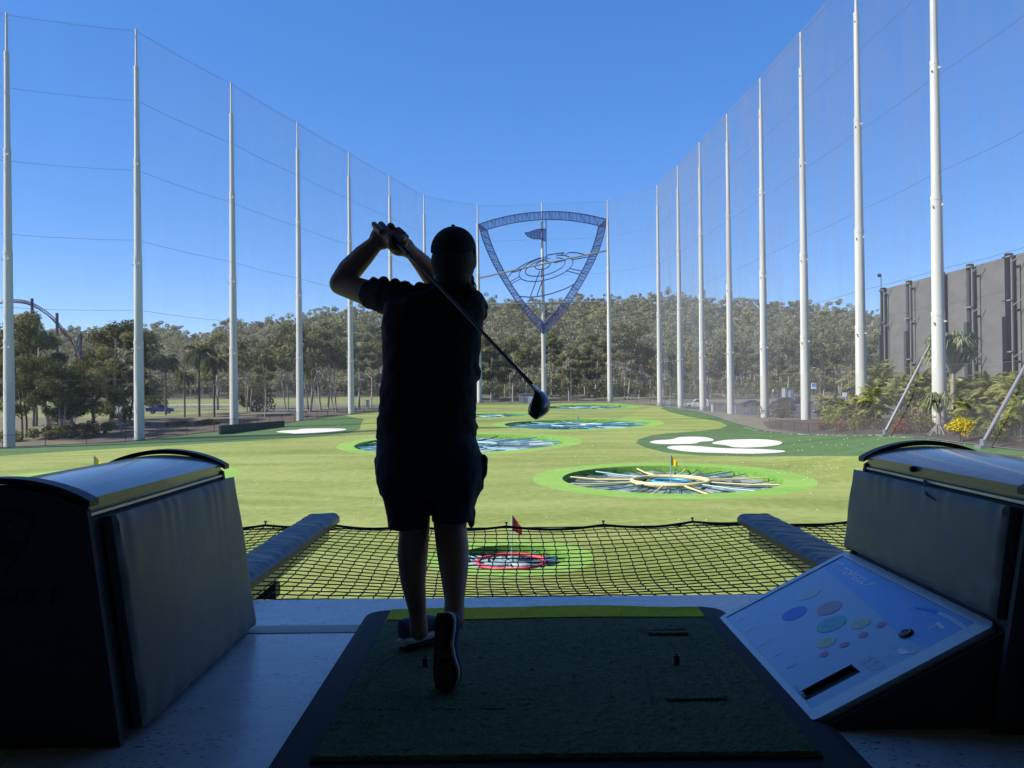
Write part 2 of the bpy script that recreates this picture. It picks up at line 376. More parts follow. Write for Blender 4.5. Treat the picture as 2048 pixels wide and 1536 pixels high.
def cdt():
    pts, edges, key = [], [], {}
    def add(x, y):
        k = (round(x, 3), round(y, 3))
        if k not in key: key[k] = len(pts); pts.append(Vector(k))
        return key[k]
    def loop(poly):
        ids = [add(*p) for p in poly]
        edges.extend((ids[i], ids[(i+1) % len(ids)]) for i in range(len(ids)) if ids[i] != ids[(i+1) % len(ids)])
    fld = []
    for i in range(len(FIELD)):
        a, b = FIELD[i], FIELD[(i+1) % len(FIELD)]; n = max(1, int(math.hypot(b[0]-a[0], b[1]-a[1])/3))
        fld += [(a[0]+(b[0]-a[0])*k/n, a[1]+(b[1]-a[1])*k/n) for k in range(n)]
    loop(fld)
    for p in bunk+[rough_r, rough_l, ROAD, LAWN, LAWN2, CARP, MULCH, BED]: loop(p)
    for x, y, r, rc in TG: loop(circ(x, y, r)); loop(circ(x, y, rc))
    P = []
    for x in np.arange(-75, 70, 2.6):
        for y in np.arange(4, 190, 2.6): P.append((x+.3*math.sin(y*7), y+.3*math.sin(x*5)))
    for x in np.arange(-330, 331, 8.):
        for y in np.arange(0, 270, 8.):
            if not (-76 < x < 71 and y < 191): P.append((x+1.3*math.sin(y), y+1.3*math.sin(x)))
    for x in np.arange(-520, 521, 16.):
        for y in np.arange(272, 720, 14.): P.append((x, y))
    for x in (-1000, -820, -650, -400, 0, 400, 650, 820, 1000):
        for y in (-120, -60, 150, 300, 450, 600, 800, 1000): 
            if abs(x) > 521 or y < -1 or y > 720: P.append((x, y))
    for p in P: add(*p)
    v, e, f, *_ = geometry.delaunay_2d_cdt(pts, edges, [], 0, 1e-4, True)
    return np.array([(p.x, p.y) for p in v]), np.array([t for t in f if len(t) == 3])
PV, PF = cdt()
PZ = ZT(PV)
PC = PV[PF].mean(1)
zone = np.full(len(PF), 'ground', object)
infield = inpoly(PC, FIELD)
for nm, poly in (('lawn', LAWN), ('lawn', LAWN2), ('mulch', MULCH), ('bed', BED), ('carpark', CARP), ('asphalt', ROAD)):
    k = inpoly(PC, poly) & ~infield; zone[k] = nm
zone[(PC[:, 1] > 258) & ~infield] = 'hillside'
zone[infield] = 'fairway'
for poly in (rough_r, rough_l): zone[inpoly(PC, poly) & infield] = 'rough'
for i, poly in enumerate(bunk): zone[inpoly(PC, poly)] = 'bunker%d' % i
for i, (x, y, r, rc) in enumerate(TG):
    d = np.hypot(PC[:, 0]-x, PC[:, 1]-y); zone[d < rc] = 'apron%d' % i; zone[d < r*.998] = 'hole'
def sheet(name, z, m, parent=None, drop=(0, 0, 0)):
    F = PF[zone == z]
    if not len(F): return None
    ids, inv = np.unique(F, return_inverse=True); inv = inv.reshape(-1, 3)
    mb = MB(); mb.v = [(PV[i, 0]-drop[0], PV[i, 1]-drop[1], PZ[i]-drop[2]) for i in ids]; mb.f = [tuple(int(a) for a in t) for t in inv]
    me = bpy.data.meshes.new(name); me.from_pydata(mb.v, [], mb.f); me.materials.append(m)
    if len(me.polygons) and me.polygons[0].normal.z < 0: me.flip_normals()
    me.polygons.foreach_set('use_smooth', [True]*len(me.polygons))
    return link(name, me, parent)
for nm, z, m in (('ground', 'ground', 'ground'), ('lawn', 'lawn', 'lawn'), ('mulch_bank', 'mulch', 'mulch'), ('garden_soil', 'bed', 'bed'), ('car_park', 'carpark', 'carpark'),
                 ('road', 'asphalt', 'asphalt'), ('hillside', 'hillside', 'hillside'), ('fairway', 'fairway', 'fairway'), ('rough', 'rough', 'rough')):
    o = sheet(nm, z, M[m])
    if o: tag(o, kind='structure')
for i, lab in enumerate(('white bunker with a curled tail, left of the three on dark turf', 'broad white bunker at the right of the three on the dark green turf',
                         'long thin white bunker in front of the other two on dark green turf', 'small white bunker beside the low dark barrier')):
    tag(sheet('bunker', 'bunker%d' % i, M['sand']), lab, 'bunker', 'white bunkers on the field')

# ------------------------------------------------------------------ the bay: floor, building
def spk(name):
    m = bpy.data.materials.new(name); m.use_nodes = True; n = m.node_tree.nodes; l = m.node_tree.links
    b = n['Principled BSDF']; b.inputs['Roughness'].default_value = .30; b.inputs['Specular IOR Level'].default_value = .85
    tc = n.new('ShaderNodeTexCoord'); mp = n.new('ShaderNodeMapping'); mp.inputs['Scale'].default_value = (1, 1.7, 1)
    v = n.new('ShaderNodeTexNoise'); v.inputs['Scale'].default_value = 42; v.inputs['Detail'].default_value = 2; v.inputs['Distortion'].default_value = .5
    v2 = n.new('ShaderNodeTexNoise'); v2.inputs['Scale'].default_value = 3.2; v2.inputs['Detail'].default_value = 4
    v3 = n.new('ShaderNodeTexNoise'); v3.inputs['Scale'].default_value = 9; v3.inputs['Detail'].default_value = 6
    for q in (v, v2, v3): l.new(mp.outputs[0], q.inputs['Vector'])
    l.new(tc.outputs['Object'], mp.inputs[0])
    ad = n.new('ShaderNodeMath'); ad.operation = 'MULTIPLY_ADD'; ad.inputs[1].default_value = .35; l.new(v2.outputs[0], ad.inputs[0]); l.new(v.outputs[0], ad.inputs[2])
    r = n.new('ShaderNodeValToRGB'); r.color_ramp.elements[0].position = .822; r.color_ramp.elements[1].position = .845
    r.color_ramp.elements[0].color = (0, 0, 0, 1); r.color_ramp.elements[1].color = (1, 1, 1, 1)
    l.new(ad.outputs[0], r.inputs[0])
    rb = n.new('ShaderNodeValToRGB'); rb.color_ramp.elements[0].color = (.46, .48, .52, 1); rb.color_ramp.elements[1].color = (.60, .61, .64, 1)
    rb.color_ramp.elements[0].position = .3; rb.color_ramp.elements[1].position = .7
    l.new(v3.outputs[0], rb.inputs[0])
    mx = n.new('ShaderNodeMix'); mx.data_type = 'RGBA'; mx.inputs['B'].default_value = (.12, .13, .16, 1)
    l.new(r.outputs[0], mx.inputs['Factor']); l.new(rb.outputs[0], mx.inputs['A']); l.new(mx.outputs['Result'], b.inputs['Base Color'])
    bp = n.new('ShaderNodeBump'); bp.inputs['Strength'].default_value = .25; bp.inputs['Distance'].default_value = .004
    l.new(v3.outputs[0], bp.inputs['Height']); l.new(bp.outputs[0], b.inputs['Normal'])
    return m
M['floor'] = spk('painted_concrete')
M['dark'] = mat('dark_interior', (.035, .036, .04), .8); M['soffit'] = mat('grey_soffit', (.15, .152, .16), .8)
M['strip'] = mat('floor_joint', (.50, .43, .36), .6, noise=(6, .15))
fb = MB(); fb.box((-22, -9, -.35), (22, 4.17, 0)); tag(obj('floor', fb, M['floor'], smooth=False), kind='structure')
fs = MB(); fs.box((-22, 3.59, .0005), (22, 3.70, .003)); tag(obj('floor_strip', fs, M['strip'], smooth=False), kind='structure')
b = thing('golf_building', 'dark roofed golf bay building the picture is taken from', 'building', (0, -4, 0)); L = at0(b)
def bbox(nm, lo, hi, m): q = MB(); q.box(L(lo), L(hi)); return obj(nm, q, M[m], b, False)
bbox('ceiling', (-22, -9, 4.3), (22, 4.25, 4.65), 'soffit'); bbox('roof', (-22, -9, 9.0), (22, 4.75, 9.4), 'soffit')
bbox('back_wall', (-22, -9.3, -5), (22, -9.003, 8.997), 'dark'); bbox('side_wall', (-22.3, -9.3, -5), (-22.003, 4.1, 8.997), 'dark'); bbox('side_wall', (22.003, -9.3, -5), (22.3, 4.1, 8.997), 'dark')
bbox('lower_wall', (-22, 3.2, -5.2), (22, 3.5, -.353), 'dark')

# ------------------------------------------------------------------ net poles, nets
ORD = ['first', 'second', 'third', 'fourth', 'fifth', 'sixth', 'seventh', 'eighth', 'ninth', 'tenth']
LP = [(-54.1, 83.2, -5.0), (-42.1, 87.3, -4.35), (-36.9, 102.6, -4.2), (-32.4, 118.1, -3.9), (-27.7, 133.1, -3.25), (-23.0, 147.7, -3.1), (-18.15, 163.2, -2.6)]
BP = [(-7.25, 172.2, -2.0), (7.05, 171.0, -1.98), (21.4, 169.4, -1.95)]
RP = [(30.1, 157.6, -2.4), (31.3, 143.8, -2.8), (32.1, 130.3, -2.85), (33.0, 116.8, -3.5), (33.7, 103.3, -3.5), (34.1, 89.9, -3.3), (34.6, 76.6, -2.6), (34.9, 63.2, -2.5), (35.3, 50, -2.5), (35.6, 36, -2.5)]
TOPZ = CAMZ+41.2
def pole_mesh():
    sec = [(-.6, 5.9, .545, .505), (5.85, 15.4, .475, .43), (15.35, 26.5, .40, .345), (26.45, 37.0, .30, .25), (36.95, 41.2, .15, .12)]
    out = []
    for i, (a, c, r0, r1) in enumerate(sec):
        q = MB(); e = a-6.5 if i == 0 else a
        q.lathe([(r0, e), (r0*1.0, a if i else a), (r1, c-.35), (r1*1.045, c-.35), (r1*1.045, c)], n=20)
        q.tube([(-r1*.9, -r1*.5, c-.9), (-r1*1.3, -r1*.7, c-.9)], .07, 6)
        out.append(mesh('pole_section', q, M['pole']))
    return out
PSEC = pole_mesh()
fl = MB(); fl.lathe([(.78, -.3), (.78, .05), (.62, .09), (.56, .5)], n=20)
for k in range(12): a = k*math.pi/6; fl.tube([(.68*math.cos(a), .68*math.sin(a), .04), (.68*math.cos(a), .68*math.sin(a), .14)], .04, 6)
FLM = mesh('base_flange', fl, M['steel'])
lamp = MB(); lamp.box((-.08, -.12, -.06), (.08, .02, .07)); LMM = mesh('sensor_box', lamp, M['white'])
def pole(p, label, group):
    t = thing('net_pole', label, 'pole', (p[0], p[1], p[2]), group); dz = CAMZ-p[2]
    for i, me in enumerate(PSEC): link('pole_section', me, t, (0, 0, dz))
    link('base_flange', FLM, t, (0, 0, .0))
    for z, r in ((5.1, .55), (14.6, .5), (25.8, .4)): link('sensor_box', LMM, t, (r*.6, -r*.8, z+dz))
    return t
for i, p in enumerate(LP): pole(p, '%s white stepped net pole counted from the left picture edge along the left net' % ORD[i], 'stepped poles of the left net')
for i, p in enumerate(BP): pole(p, 'slim white stepped pole of the back net, %s' % ('left of the shield emblem', 'standing in front of the shield emblem', 'right of the shield emblem')[i], 'stepped poles of the back net')
for i, p in enumerate(RP[:8]): pole(p, '%s white stepped net pole counted from the far corner along the right net' % ORD[i], 'stepped poles of the right net')
pole((-68, 76, -5.4), 'white stepped net pole just beyond the left picture edge', 'stepped poles of the left net'); pole(RP[8], 'white stepped net pole just beyond the right picture edge', 'stepped poles of the right net')
def cable_path(ps, h, wob=.025, sag=.15):
    pts = []
    for i in range(len(ps)-1):
        a, c = Vector((ps[i][0], ps[i][1], CAMZ+h)), Vector((ps[i+1][0], ps[i+1][1], CAMZ+h)); n = 24
        for k in range(n): t = k/n; pts.append(a.lerp(c, t)-Vector((0, 0, sag*4*t*(1-t)+wob*random.uniform(-1, 1)*(0 if k == 0 else 1))))
    pts.append(c); return pts
def net(name, label, ps, edge, m, off, skirt=None):
    """ps: pole line; edge: where its foot is pinned, one (x, y) per pole"""
    t = thing(name, label, 'net', (ps[0][0], ps[0][1], 0)); L = at0(t)
    hs = [41.0, 33.1, 25.2, 17.3, 9.4, 1.65]
    q = MB(); rows = []
    path = []
    for i in range(len(ps)-1):
        for k in range(6): t_ = k/6; path.append((ps[i][0]+(ps[i+1][0]-ps[i][0])*t_+off[0], ps[i][1]+(ps[i+1][1]-ps[i][1])*t_+off[1], i+t_, .3*math.sin(math.pi*t_)))
    path.append((ps[-1][0]+off[0], ps[-1][1]+off[1], len(ps)-1, 0))
    n = len(path)
    vs = [(x, y, CAMZ+h-.5*sg*0) for h in np.linspace(41, 1.65, 16) for x, y, s_, sg in path]
    q.add([L(p) for p in vs], [(r*n+i, r*n+i+1, (r+1)*n+i+1, (r+1)*n+i) for r in range(15) for i in range(n-1)])
    o = obj('netting', q, m, t)
    q = MB(); es = []
    for x, y, s_, sg in path:
        i = min(int(s_), len(edge)-2); f = s_-i; ex = edge[i][0]+(edge[i+1][0]-edge[i][0])*f; ey = edge[i][1]+(edge[i+1][1]-edge[i][1])*f
        es.append((ex, ey))
    vs = []
    for r in range(7):
        f = r/6
        for (x, y, s_, sg), (ex, ey) in zip(path, es):
            zt_ = CAMZ+1.65-.15*sg; zb = zt(ex, ey)+.05; vs.append((x+(ex-x)*f**1.4, y+(ey-y)*f**1.4, zt_+(zb-zt_)*f**.85))
    q.add([L(p) for p in vs], [(r*n+i, r*n+i+1, (r+1)*n+i+1, (r+1)*n+i) for r in range(6) for i in range(n-1)])
    obj('skirt_netting', q, skirt or m, t)
    for h in hs:
        q = MB(); q.tube([L(p) for p in cable_path(ps, h)], .017, 5); obj('cable', q, M['cable'], t)
    q = MB(); q.tube([L((x, y, zt(x, y)+.06)) for x, y in es], .04, 5); obj('ground_rope', q, M['cable'], t)
    return t
net('safety_net', 'tall sheer net hung between the poles of the left side', [(-68, 76, 0)]+LP+BP[:1], [(-62, 70), (-53, 79.6), (-42, 84.6), (-36.3, 97.1), (-32.6, 113.1), (-28.3, 130.1), (-23.6, 145.1), (-18.7, 160.6), (-8, 170.4)], M['netL'], (.3, -.3))
net('safety_net', 'tall sheer net behind the shield emblem at the far end', BP, [(-8, 170.4), (7, 169.3), (21, 167.7)], M['netL'], (0, .5))
net('safety_net', 'tall hazy net hung between the poles of the right side', [BP[2]]+RP, [(21, 167.7), (28.6, 156.1), (29.4, 140.1), (29.8, 125.1), (29.4, 112), (28, 98), (27.6, 86), (30, 75), (31.1, 62), (31.2, 49), (31.2, 35)], M['netR'], (-.4, 0), M['skirt'])
# leaning props of the right net
for (p0, p1, lab) in (((1770, 869), (1862, 686), 'grey steel prop leaning against the right net pole nearest the frond-topped pandanus'), ((1966, 889), (2068, 700), 'grey steel prop leaning out of the picture at the right edge')):
    bx, by = (A(*p0, {1770: 63.2, 1966: 50.2}[p0[0]])).xy; by0 = Vector((bx, by, zt(bx, by)+.05)); ty = by+1.6; tp = A(*p1, ty+1.5)
    t = thing('net_prop', lab, 'prop', by0, 'leaning props under the right net'); L = at0(t)
    q = MB(); q.tube([L(by0+Vector((0, 0, .25))), L(tp)], .125, 12); obj('tube', q, M['steel'], t)
    q = MB(); q.box((-.35, -.35, -.2), (.35, .35, .12)); q.box((-.09, -.2, .12), (.09, .2, .5)); obj('foot_bracket', q, M['steel'], t)

# ------------------------------------------------------------------ shield emblem on the back poles
SY = 170.3
def sp(zx, zy): return A(930+zx/5.487, 400+zy/5.487, SY)       # from the enlarged view of the emblem
def curve(pts, k=4):
    pts = [Vector(p) for p in pts]; out = []
    for i in range(len(pts)-1):
        a, b_, c, d = pts[max(i-1, 0)], pts[i], pts[i+1], pts[min(i+2, len(pts)-1)]
        for j in range(k):
            t = j/k; out.append(.5*((2*b_)+(c-a)*t+(2*a-5*b_+4*c-d)*t*t+(3*b_-a-3*c+d)*t**3))
    out.append(pts[-1]); return out
sh = thing('shield_emblem', 'huge dark blue outline shield with a flag and rings on the far net poles', 'emblem', (7, SY, zt(7, 170)))
L = at0(sh)
tl = [sp(*p) for p in ((148,268),(300,218),(480,175),(660,146),(845,130),(1000,127),(1160,137),(1350,165),(1555,213))]
tb = [sp(*p) for p in ((165,346),(300,308),(480,262),(660,232),(845,216),(1000,215),(1160,226),(1350,255),(1540,300))]
lo = [sp(*p) for p in ((148,268),(200,450),(290,660),(400,860),(540,1080),(700,1290),(860,1470))]
li = [sp(*p) for p in ((238,325),(290,480),(370,670),(470,860),(600,1060),(740,1230),(865,1360))]
ro = [sp(*p) for p in ((1555,213),(1520,390),(1450,600),(1340,820),(1210,1040),(1060,1260),(860,1470))]
ri = [sp(*p) for p in ((1465,290),(1430,430),(1370,600),(1270,800),(1150,1000),(1020,1190),(865,1360))]
def band(nm, a, c, rungs, offy):
    a, c = curve(a, 8), curve(c, 8); t = obj_band = None
    q = MB(); q.add([L(p)+Vector((0, offy, 0)) for p in a]+[L(p)+Vector((0, offy, 0)) for p in c], [(i, i+1, len(a)+i+1, len(a)+i) for i in range(len(a)-1)])
    o = obj(nm, q, M['shieldnet'], sh)
    q = MB(); q.tube([L(p) for p in a], .12, 6); q.tube([L(p) for p in c], .12, 6)
    for k in range(rungs+1):
        f = k/rungs*(len(a)-1); i = min(int(f), len(a)-2); g = f-i; p = a[i].lerp(a[i+1], g); r = c[i].lerp(c[i+1], g)
        q.tube([L(p), L(r)], .05 if k % 5 else .08, 5)
        if k % 3 == 1 and k < rungs:
            f2 = (k+1)/rungs*(len(a)-1); i2 = min(int(f2), len(a)-2); r2 = c[i2].lerp(c[i2+1], f2-i2); q.tube([L(p), L(r2)], .05, 4)
    obj('band_frame', q, M['shieldline'], o)
band('top_band', tl, tb, 34, .0); band('left_band', lo, li, 40, .02); band('right_band', ro, ri, 40, .04)
def tubes(nm, lines, r, m='shieldline', k=5, split=False):
    if split:
        for ln in lines: tubes(nm, [ln], r, m, k)
        return
    q = MB()
    for ln in lines: q.tube([L(p) for p in (curve([sp(*p) for p in ln], k) if len(ln) > 2 else [sp(*p) for p in ln])], r, 6)
    return obj(nm, q, M[m], sh)
fo = [(655,360),(700,355),(740,340),(780,325),(830,318),(890,318),(890,455),(860,440),(820,428),(760,425),(720,415),(685,395),(655,360)]
q = MB(); fp = [L(sp(*p)) for p in fo[:-1]]; q.prism([p for p in fp], (0, .04, 0)); obj('flag_mesh', q, M['shieldnet'], sh)
tubes('flag_outline', [[fo[i], fo[i+1]] for i in range(len(fo)-1)]+[[(x, 300+.0*x+40), (x, 420)] for x in (720, 755, 790, 815)], .11)
tubes('flag_staff', [[(890,220),(890,690)]], .10)
E_ = lambda cx, cy, a, b_, rot, t0, t1, n=14: [(cx+a*math.cos(t)*math.cos(rot)-b_*math.sin(t)*math.sin(rot), cy+a*math.cos(t)*math.sin(rot)+b_*math.sin(t)*math.cos(rot)) for t in [R(t0+(t1-t0)*i/n) for i in range(n+1)]]
tubes('ring', [E_(852, 715, 85, 45, R(-14), 0, 360)], .11); tubes('ring', [E_(880, 735, 225, 85, R(-16), -50, 290)], .12)
tubes('ring', [E_(888, 750, 305, 122, R(-16), -60, 280, 18)], .12)
tubes('ring', [[(590,1057),(720,1065),(850,1050),(1000,1010),(1120,965),(1210,915)], [(460,852),(520,790),(640,712),(740,665),(830,632)], [(900,605),(1000,590),(1090,578)], [(1140,576),(1230,580),(1310,600)]], .14, split=True)
tubes('spoke', [[(820,780),(718,1057)], [(870,820),(790,1050)], [(490,900),(590,845)], [(505,920),(605,868)], [(1105,775),(1260,815)], [(1140,750),(1280,780)], [(1090,578),(1040,612)], [(1140,576),(1085,612)], [(1180,655),(1350,625)], [(520,795),(610,772)], [(980,690),(1100,660)]], .11, split=True)
tubes('cross_tube', [[(160,855),(840,705),(1555,556)]], .20, 'steel'); tubes('cross_tube', [[(120,1145),(1560,1115)]], .16, 'steel')

# ------------------------------------------------------------------ targets in the field
def tmat(name, a, b_, c, sc):
    m = bpy.data.materials.new(name); m.use_nodes = True; n = m.node_tree.nodes; l = m.node_tree.links
    b = n['Principled BSDF']; b.inputs['Roughness'].default_value = .85; b.inputs['Specular IOR Level'].default_value = .2
    tc = n.new('ShaderNodeTexCoord'); v = n.new('ShaderNodeTexVoronoi'); v.inputs['Scale'].default_value = sc; v.distance = 'MANHATTAN'
    ns = n.new('ShaderNodeTexNoise'); ns.inputs['Scale'].default_value = sc*1.4; ns.inputs['Detail'].default_value = 6; ns.inputs['Distortion'].default_value = 1
    l.new(tc.outputs['Object'], v.inputs['Vector']); l.new(tc.outputs['Object'], ns.inputs['Vector'])
    ad = n.new('ShaderNodeMath'); ad.operation = 'MULTIPLY_ADD'; ad.inputs[1].default_value = .35
    sp_ = n.new('ShaderNodeSeparateColor'); l.new(v.outputs['Color'], sp_.inputs[0]); l.new(sp_.outputs[0], ad.inputs[0]); l.new(ns.outputs[0], ad.inputs[2])
    r = n.new('ShaderNodeValToRGB'); e = r.color_ramp.elements; e[0].position = .42; e[0].color = (*a, 1); e[1].position = .86; e[1].color = (*c, 1)
    k = e.new(.64); k.color = (*b_, 1)
    l.new(ad.outputs[0], r.inputs[0]); l.new(r.outputs[0], b.inputs['Base Color']); return m
TM = [tmat('target_mesh_grey', (.035, .075, .07), (.085, .15, .135), (.28, .33, .30), .5), tmat('target_mesh_blue', (.035, .085, .10), (.09, .17, .19), (.34, .42, .42), .35),
      tmat('target_mesh_teal', (.025, .09, .10), (.05, .17, .18), (.28, .40, .40), .3)]
M['ringyel'] = mat('yellow_ring', (.72, .58, .25), .5, noise=(3, .15)); M['ringblue'] = mat('blue_ring', (.06, .30, .50), .5); M['cordblue'] = mat('blue_cord', (.08, .22, .28), .6); M['ringred'] = mat('red_ring', (.62, .05, .07), .5)
M['ringpale'] = mat('pale_ring', (.20, .36, .40), .5); M['rimgreen'] = mat('rim_turf', (.11, .26, .03), .9, noise=(4, .4))
M['flagy'] = mat('yellow_cloth', (.80, .56, .02), .7); M['flagr'] = mat('red_cloth', (.55, .03, .035), .7)
TL_ = ['round target with yellow ring and yellow spokes nearest on the right', 'round blue meshed target half hidden behind the golfer', 'round teal meshed target below the driver head',
       'thin sliver of round target just right of the golfer\'s waist', 'farthest round target below the shield emblem', 'small round target with red ring seen through the rope net', 'round lime rimmed target behind the left ball dispenser']
def torus(mb, c, r, th, n=56, m=8):
    mb.add([(c[0]+(r+th*math.cos(b))*math.cos(a), c[1]+(r+th*math.cos(b))*math.sin(a), c[2]+th*math.sin(b)) for a in [2*math.pi*i/n for i in range(n)] for b in [2*math.pi*j/m for j in range(m)]],
           [(i*m+j, ((i+1) % n)*m+j, ((i+1) % n)*m+(j+1) % m, i*m+(j+1) % m) for i in range(n) for j in range(m)])
for i, (x, y, r, rc) in enumerate(TG):
    z0 = zt(x, y); t = thing('golf_target', TL_[i], 'target', (x, y, z0), 'round net targets in the field')
    sheet('apron', 'apron%d' % i, M['lime'], t, (x, y, z0))
    n = 48; zz = [zt(x+r*math.cos(2*math.pi*k/n), y+r*math.sin(2*math.pi*k/n))-z0 for k in range(n)]
    def edge(a, rr, dz):                   # a point inside the hole, tilted with the field
        k = (a/(2*math.pi)*n) % n; k0 = int(k) % n; zr = zz[k0]+(zz[(k0+1) % n]-zz[k0])*(k-int(k))
        return Vector((rr*math.cos(a), rr*math.sin(a), zr*rr/r+dz))
    q = MB(); rim = []
    for d, s in ((0, 1), (-.12, .985), (-.75, .97)): rim.append([edge(2*math.pi*k/n, r*s, d) for k in range(n)])
    q.loft(rim, False); obj('rim_wall', q, M['rimgreen'], t)
    deep = .36 if r > 3 else .26
    q = MB(); rad = [.97, .8, .6, .4, .2, .02]; q.v = []
    NS = 24
    for j, s in enumerate(rad):
        for k in range(NS*4):
            a = 2*math.pi*k/(NS*4); q.v.append(edge(a, r*s, -deep-.10*abs(math.sin(a*NS/2))*(s > .3)-.05*math.sin(7*a+j)))
    K = NS*4
    q.f = [(j*K+k, j*K+(k+1) % K, (j+1)*K+(k+1) % K, (j+1)*K+k) for j in range(len(rad)-1) for k in range(K)]
    obj('net_bed', q, TM[(0, 1, 2, 1, 2, 1, 2)[i]], t)
    main = M[('ringyel', 'ringpale', 'ringpale', 'ringpale', 'ringpale', 'ringred', 'ringpale')[i]]
    rr = r*(.35 if i != 5 else .60)
    q = MB(); torus(q, (0, 0, -.17), rr, .13 if r > 3 else .06); obj('centre_ring', q, main, t)
    if i in (0, 1, 2):
        q = MB(); torus(q, (0, 0, -.20), rr*.45, .09 if i != 5 else .04, 32); obj('inner_ring', q, M['ringblue'] if i != 2 else M['steel'], t)
    ns = 12 if i != 5 else 8
    for k in range(ns):
        a = 2*math.pi*(k+.3)/ns; q = MB()
        q.tube([edge(a, rr+.05, -.18), edge(a+.02*math.sin(k*3), r*.7, -.22+.03*math.sin(k*2.1)), edge(a, r*.965, -.16)], [.055, .05, .05] if r > 3 else .025, 6)
        obj('spoke', q, main if (i == 0 and k % 3 != 1) else (M['ringblue'] if k % 3 == 0 else (M['ringpale'] if k % 3 == 1 else M['black'])), t)
    q = MB()
    for k in range(NS):
        a0 = 2*math.pi*(k+.1*math.sin(k*5))/NS; a1 = a0+2*math.pi/NS*(.5 if k % 2 else -.45)*(k % 3 == 0)
        q.tube([edge(a0, r*.97, -.2), edge(a1, r*.76, -deep+.05), edge(a0, rr+.05, -.22)], .022 if r > 3 else .012, 5)
    obj('net_cord', q, M['cordblue'] if i in (1, 2) else M['black'], t)
def flag(x, y, h, fw, fh, m, label, base_z, ang=0, lean=0):
    t = thing('flag', label, 'flag', (x, y, base_z), 'flags in the targets')
    q = MB(); q.tube([(0, 0, 0), (lean, 0, h)], .012+.0004*y, 6); obj('flag_pole', q, M['ringpale'], t)
    q = MB(); nx = 7
    for j in range(nx):
        s = j/(nx-1); wv = .09*fw*math.sin(s*6); e = fh*(.5-.28*s)
        dr = -.55*fh*s
        for sg in (1, -1):
            for th in (-.006, .006): q.v.append((lean+s*fw*math.cos(ang)+th, wv+th+s*fw*math.sin(ang), h-fh*.5+sg*e+dr))
    for j in range(nx-1):
        a = j*4; b_ = a+4
        q.f += [(a, b_, b_+2, a+2), (a+1, a+3, b_+3, b_+1), (a, a+1, b_+1, b_), (a+2, b_+2, b_+3, a+3)]
    q.f += [(0, 2, 3, 1), (nx*4-4, nx*4-3, nx*4-1, nx*4-2)]
    obj('flag_cloth', q, m, t); return t
flag(TG[0][0]+.05, TG[0][1], 1.75, .42, .62, M['flagy'], 'yellow flag standing in the yellow ringed target', zt(*TG[0][:2])-.3)
flag(TG[5][0]+.02, TG[5][1], 1.75, .34, .55, M['flagr'], 'red flag standing in the red ringed target', zt(*TG[5][:2])-.3, .2, .03)
flag(TG[6][0], TG[6][1], 1.75, .62, .80, M['flagy'], 'yellow flag above the left ball dispenser', zt(*TG[6][:2])-.1, .1)
flag(TG[2][0], TG[2][1], 1.3, .3, .5, M['ringyel'], 'small dull flag in the teal target below the driver head', zt(*TG[2][:2])-.3)
# scattered balls
bm_ = MB(); bm_.ell((0, 0, .03), (.034, .034, .034), None, 8, 6); BALL = mesh('golf_ball', bm_, M['white'])
def ball(x, y, label='white golf ball lying on the sunlit field turf', grp='golf balls scattered over the field'):
    if any(math.hypot(x-c[0], y-c[1]) < c[2]+.1 for c in TG): return
    o = link('golf_ball', BALL, None, (x, y, zt(x, y))); s = .68 if y < 60 else .85; o.scale = (s, s, s); tag(o, label, 'golf ball', grp)
r_ = random.Random(5)
for k in range(26): ball(*T(r_.gauss(1625, 25), r_.gauss(937, 9)))
for k in range(30): ball(*T(r_.uniform(480, 1650), r_.uniform(985, 1050)))
for k in range(60): ball(*T(r_.uniform(1150, 1800), r_.uniform(880, 965)))
for k in range(22): ball(*T(r_.uniform(480, 760), r_.uniform(900, 1010)))
for k in range(20): ball(*T(r_.uniform(1460, 1760), r_.uniform(868, 905)))
for k in range(85):
    s = r_.random()*6; i = int(s); f = s-i; E8 = [(27.5, 92), (27.5, 86), (29.1, 79), (30, 74), (30.8, 69), (31, 60), (31, 50)]
    ball(E8[i][0]+(E8[i+1][0]-E8[i][0])*f-.35+r_.gauss(0, .15), E8[i][1]+(E8[i+1][1]-E8[i][1])*f, 'white golf ball resting along the foot of the right net', 'golf balls along the right net foot')
# low barrier
t = thing('field_barrier', 'long low dark green padded barrier at the left edge of the field', 'barrier', (-34, 100, zt(-34, 100)-.1)); L = at0(t)
(ax, ay), (bx, by) = T(440, 869), T(567, 853)
mtx = Matrix.Translation(L((ax, ay, zt(ax, ay)-.1))) @ Matrix.Rotation(math.atan2(by-ay, bx-ax), 4, 'Z'); ln = math.hypot(bx-ax, by-ay)
M['dkgreen'] = mat('dark_green_vinyl', (.012, .035, .03), .6, noise=(2, .3))
q = MB(); q.box((0, -.12, 0), (ln, .12, 1.12), mtx); obj('padding', q, M['dkgreen'], t, False)
q = MB()
for k in range(9): q.box((ln*k/8-.04, -.14, 0), (ln*k/8+.04, .14, 1.16), mtx)
q.box((-.05, -.15, 1.125), (ln+.05, .15, 1.17), mtx); obj('frame', q, M['black'], t, False)

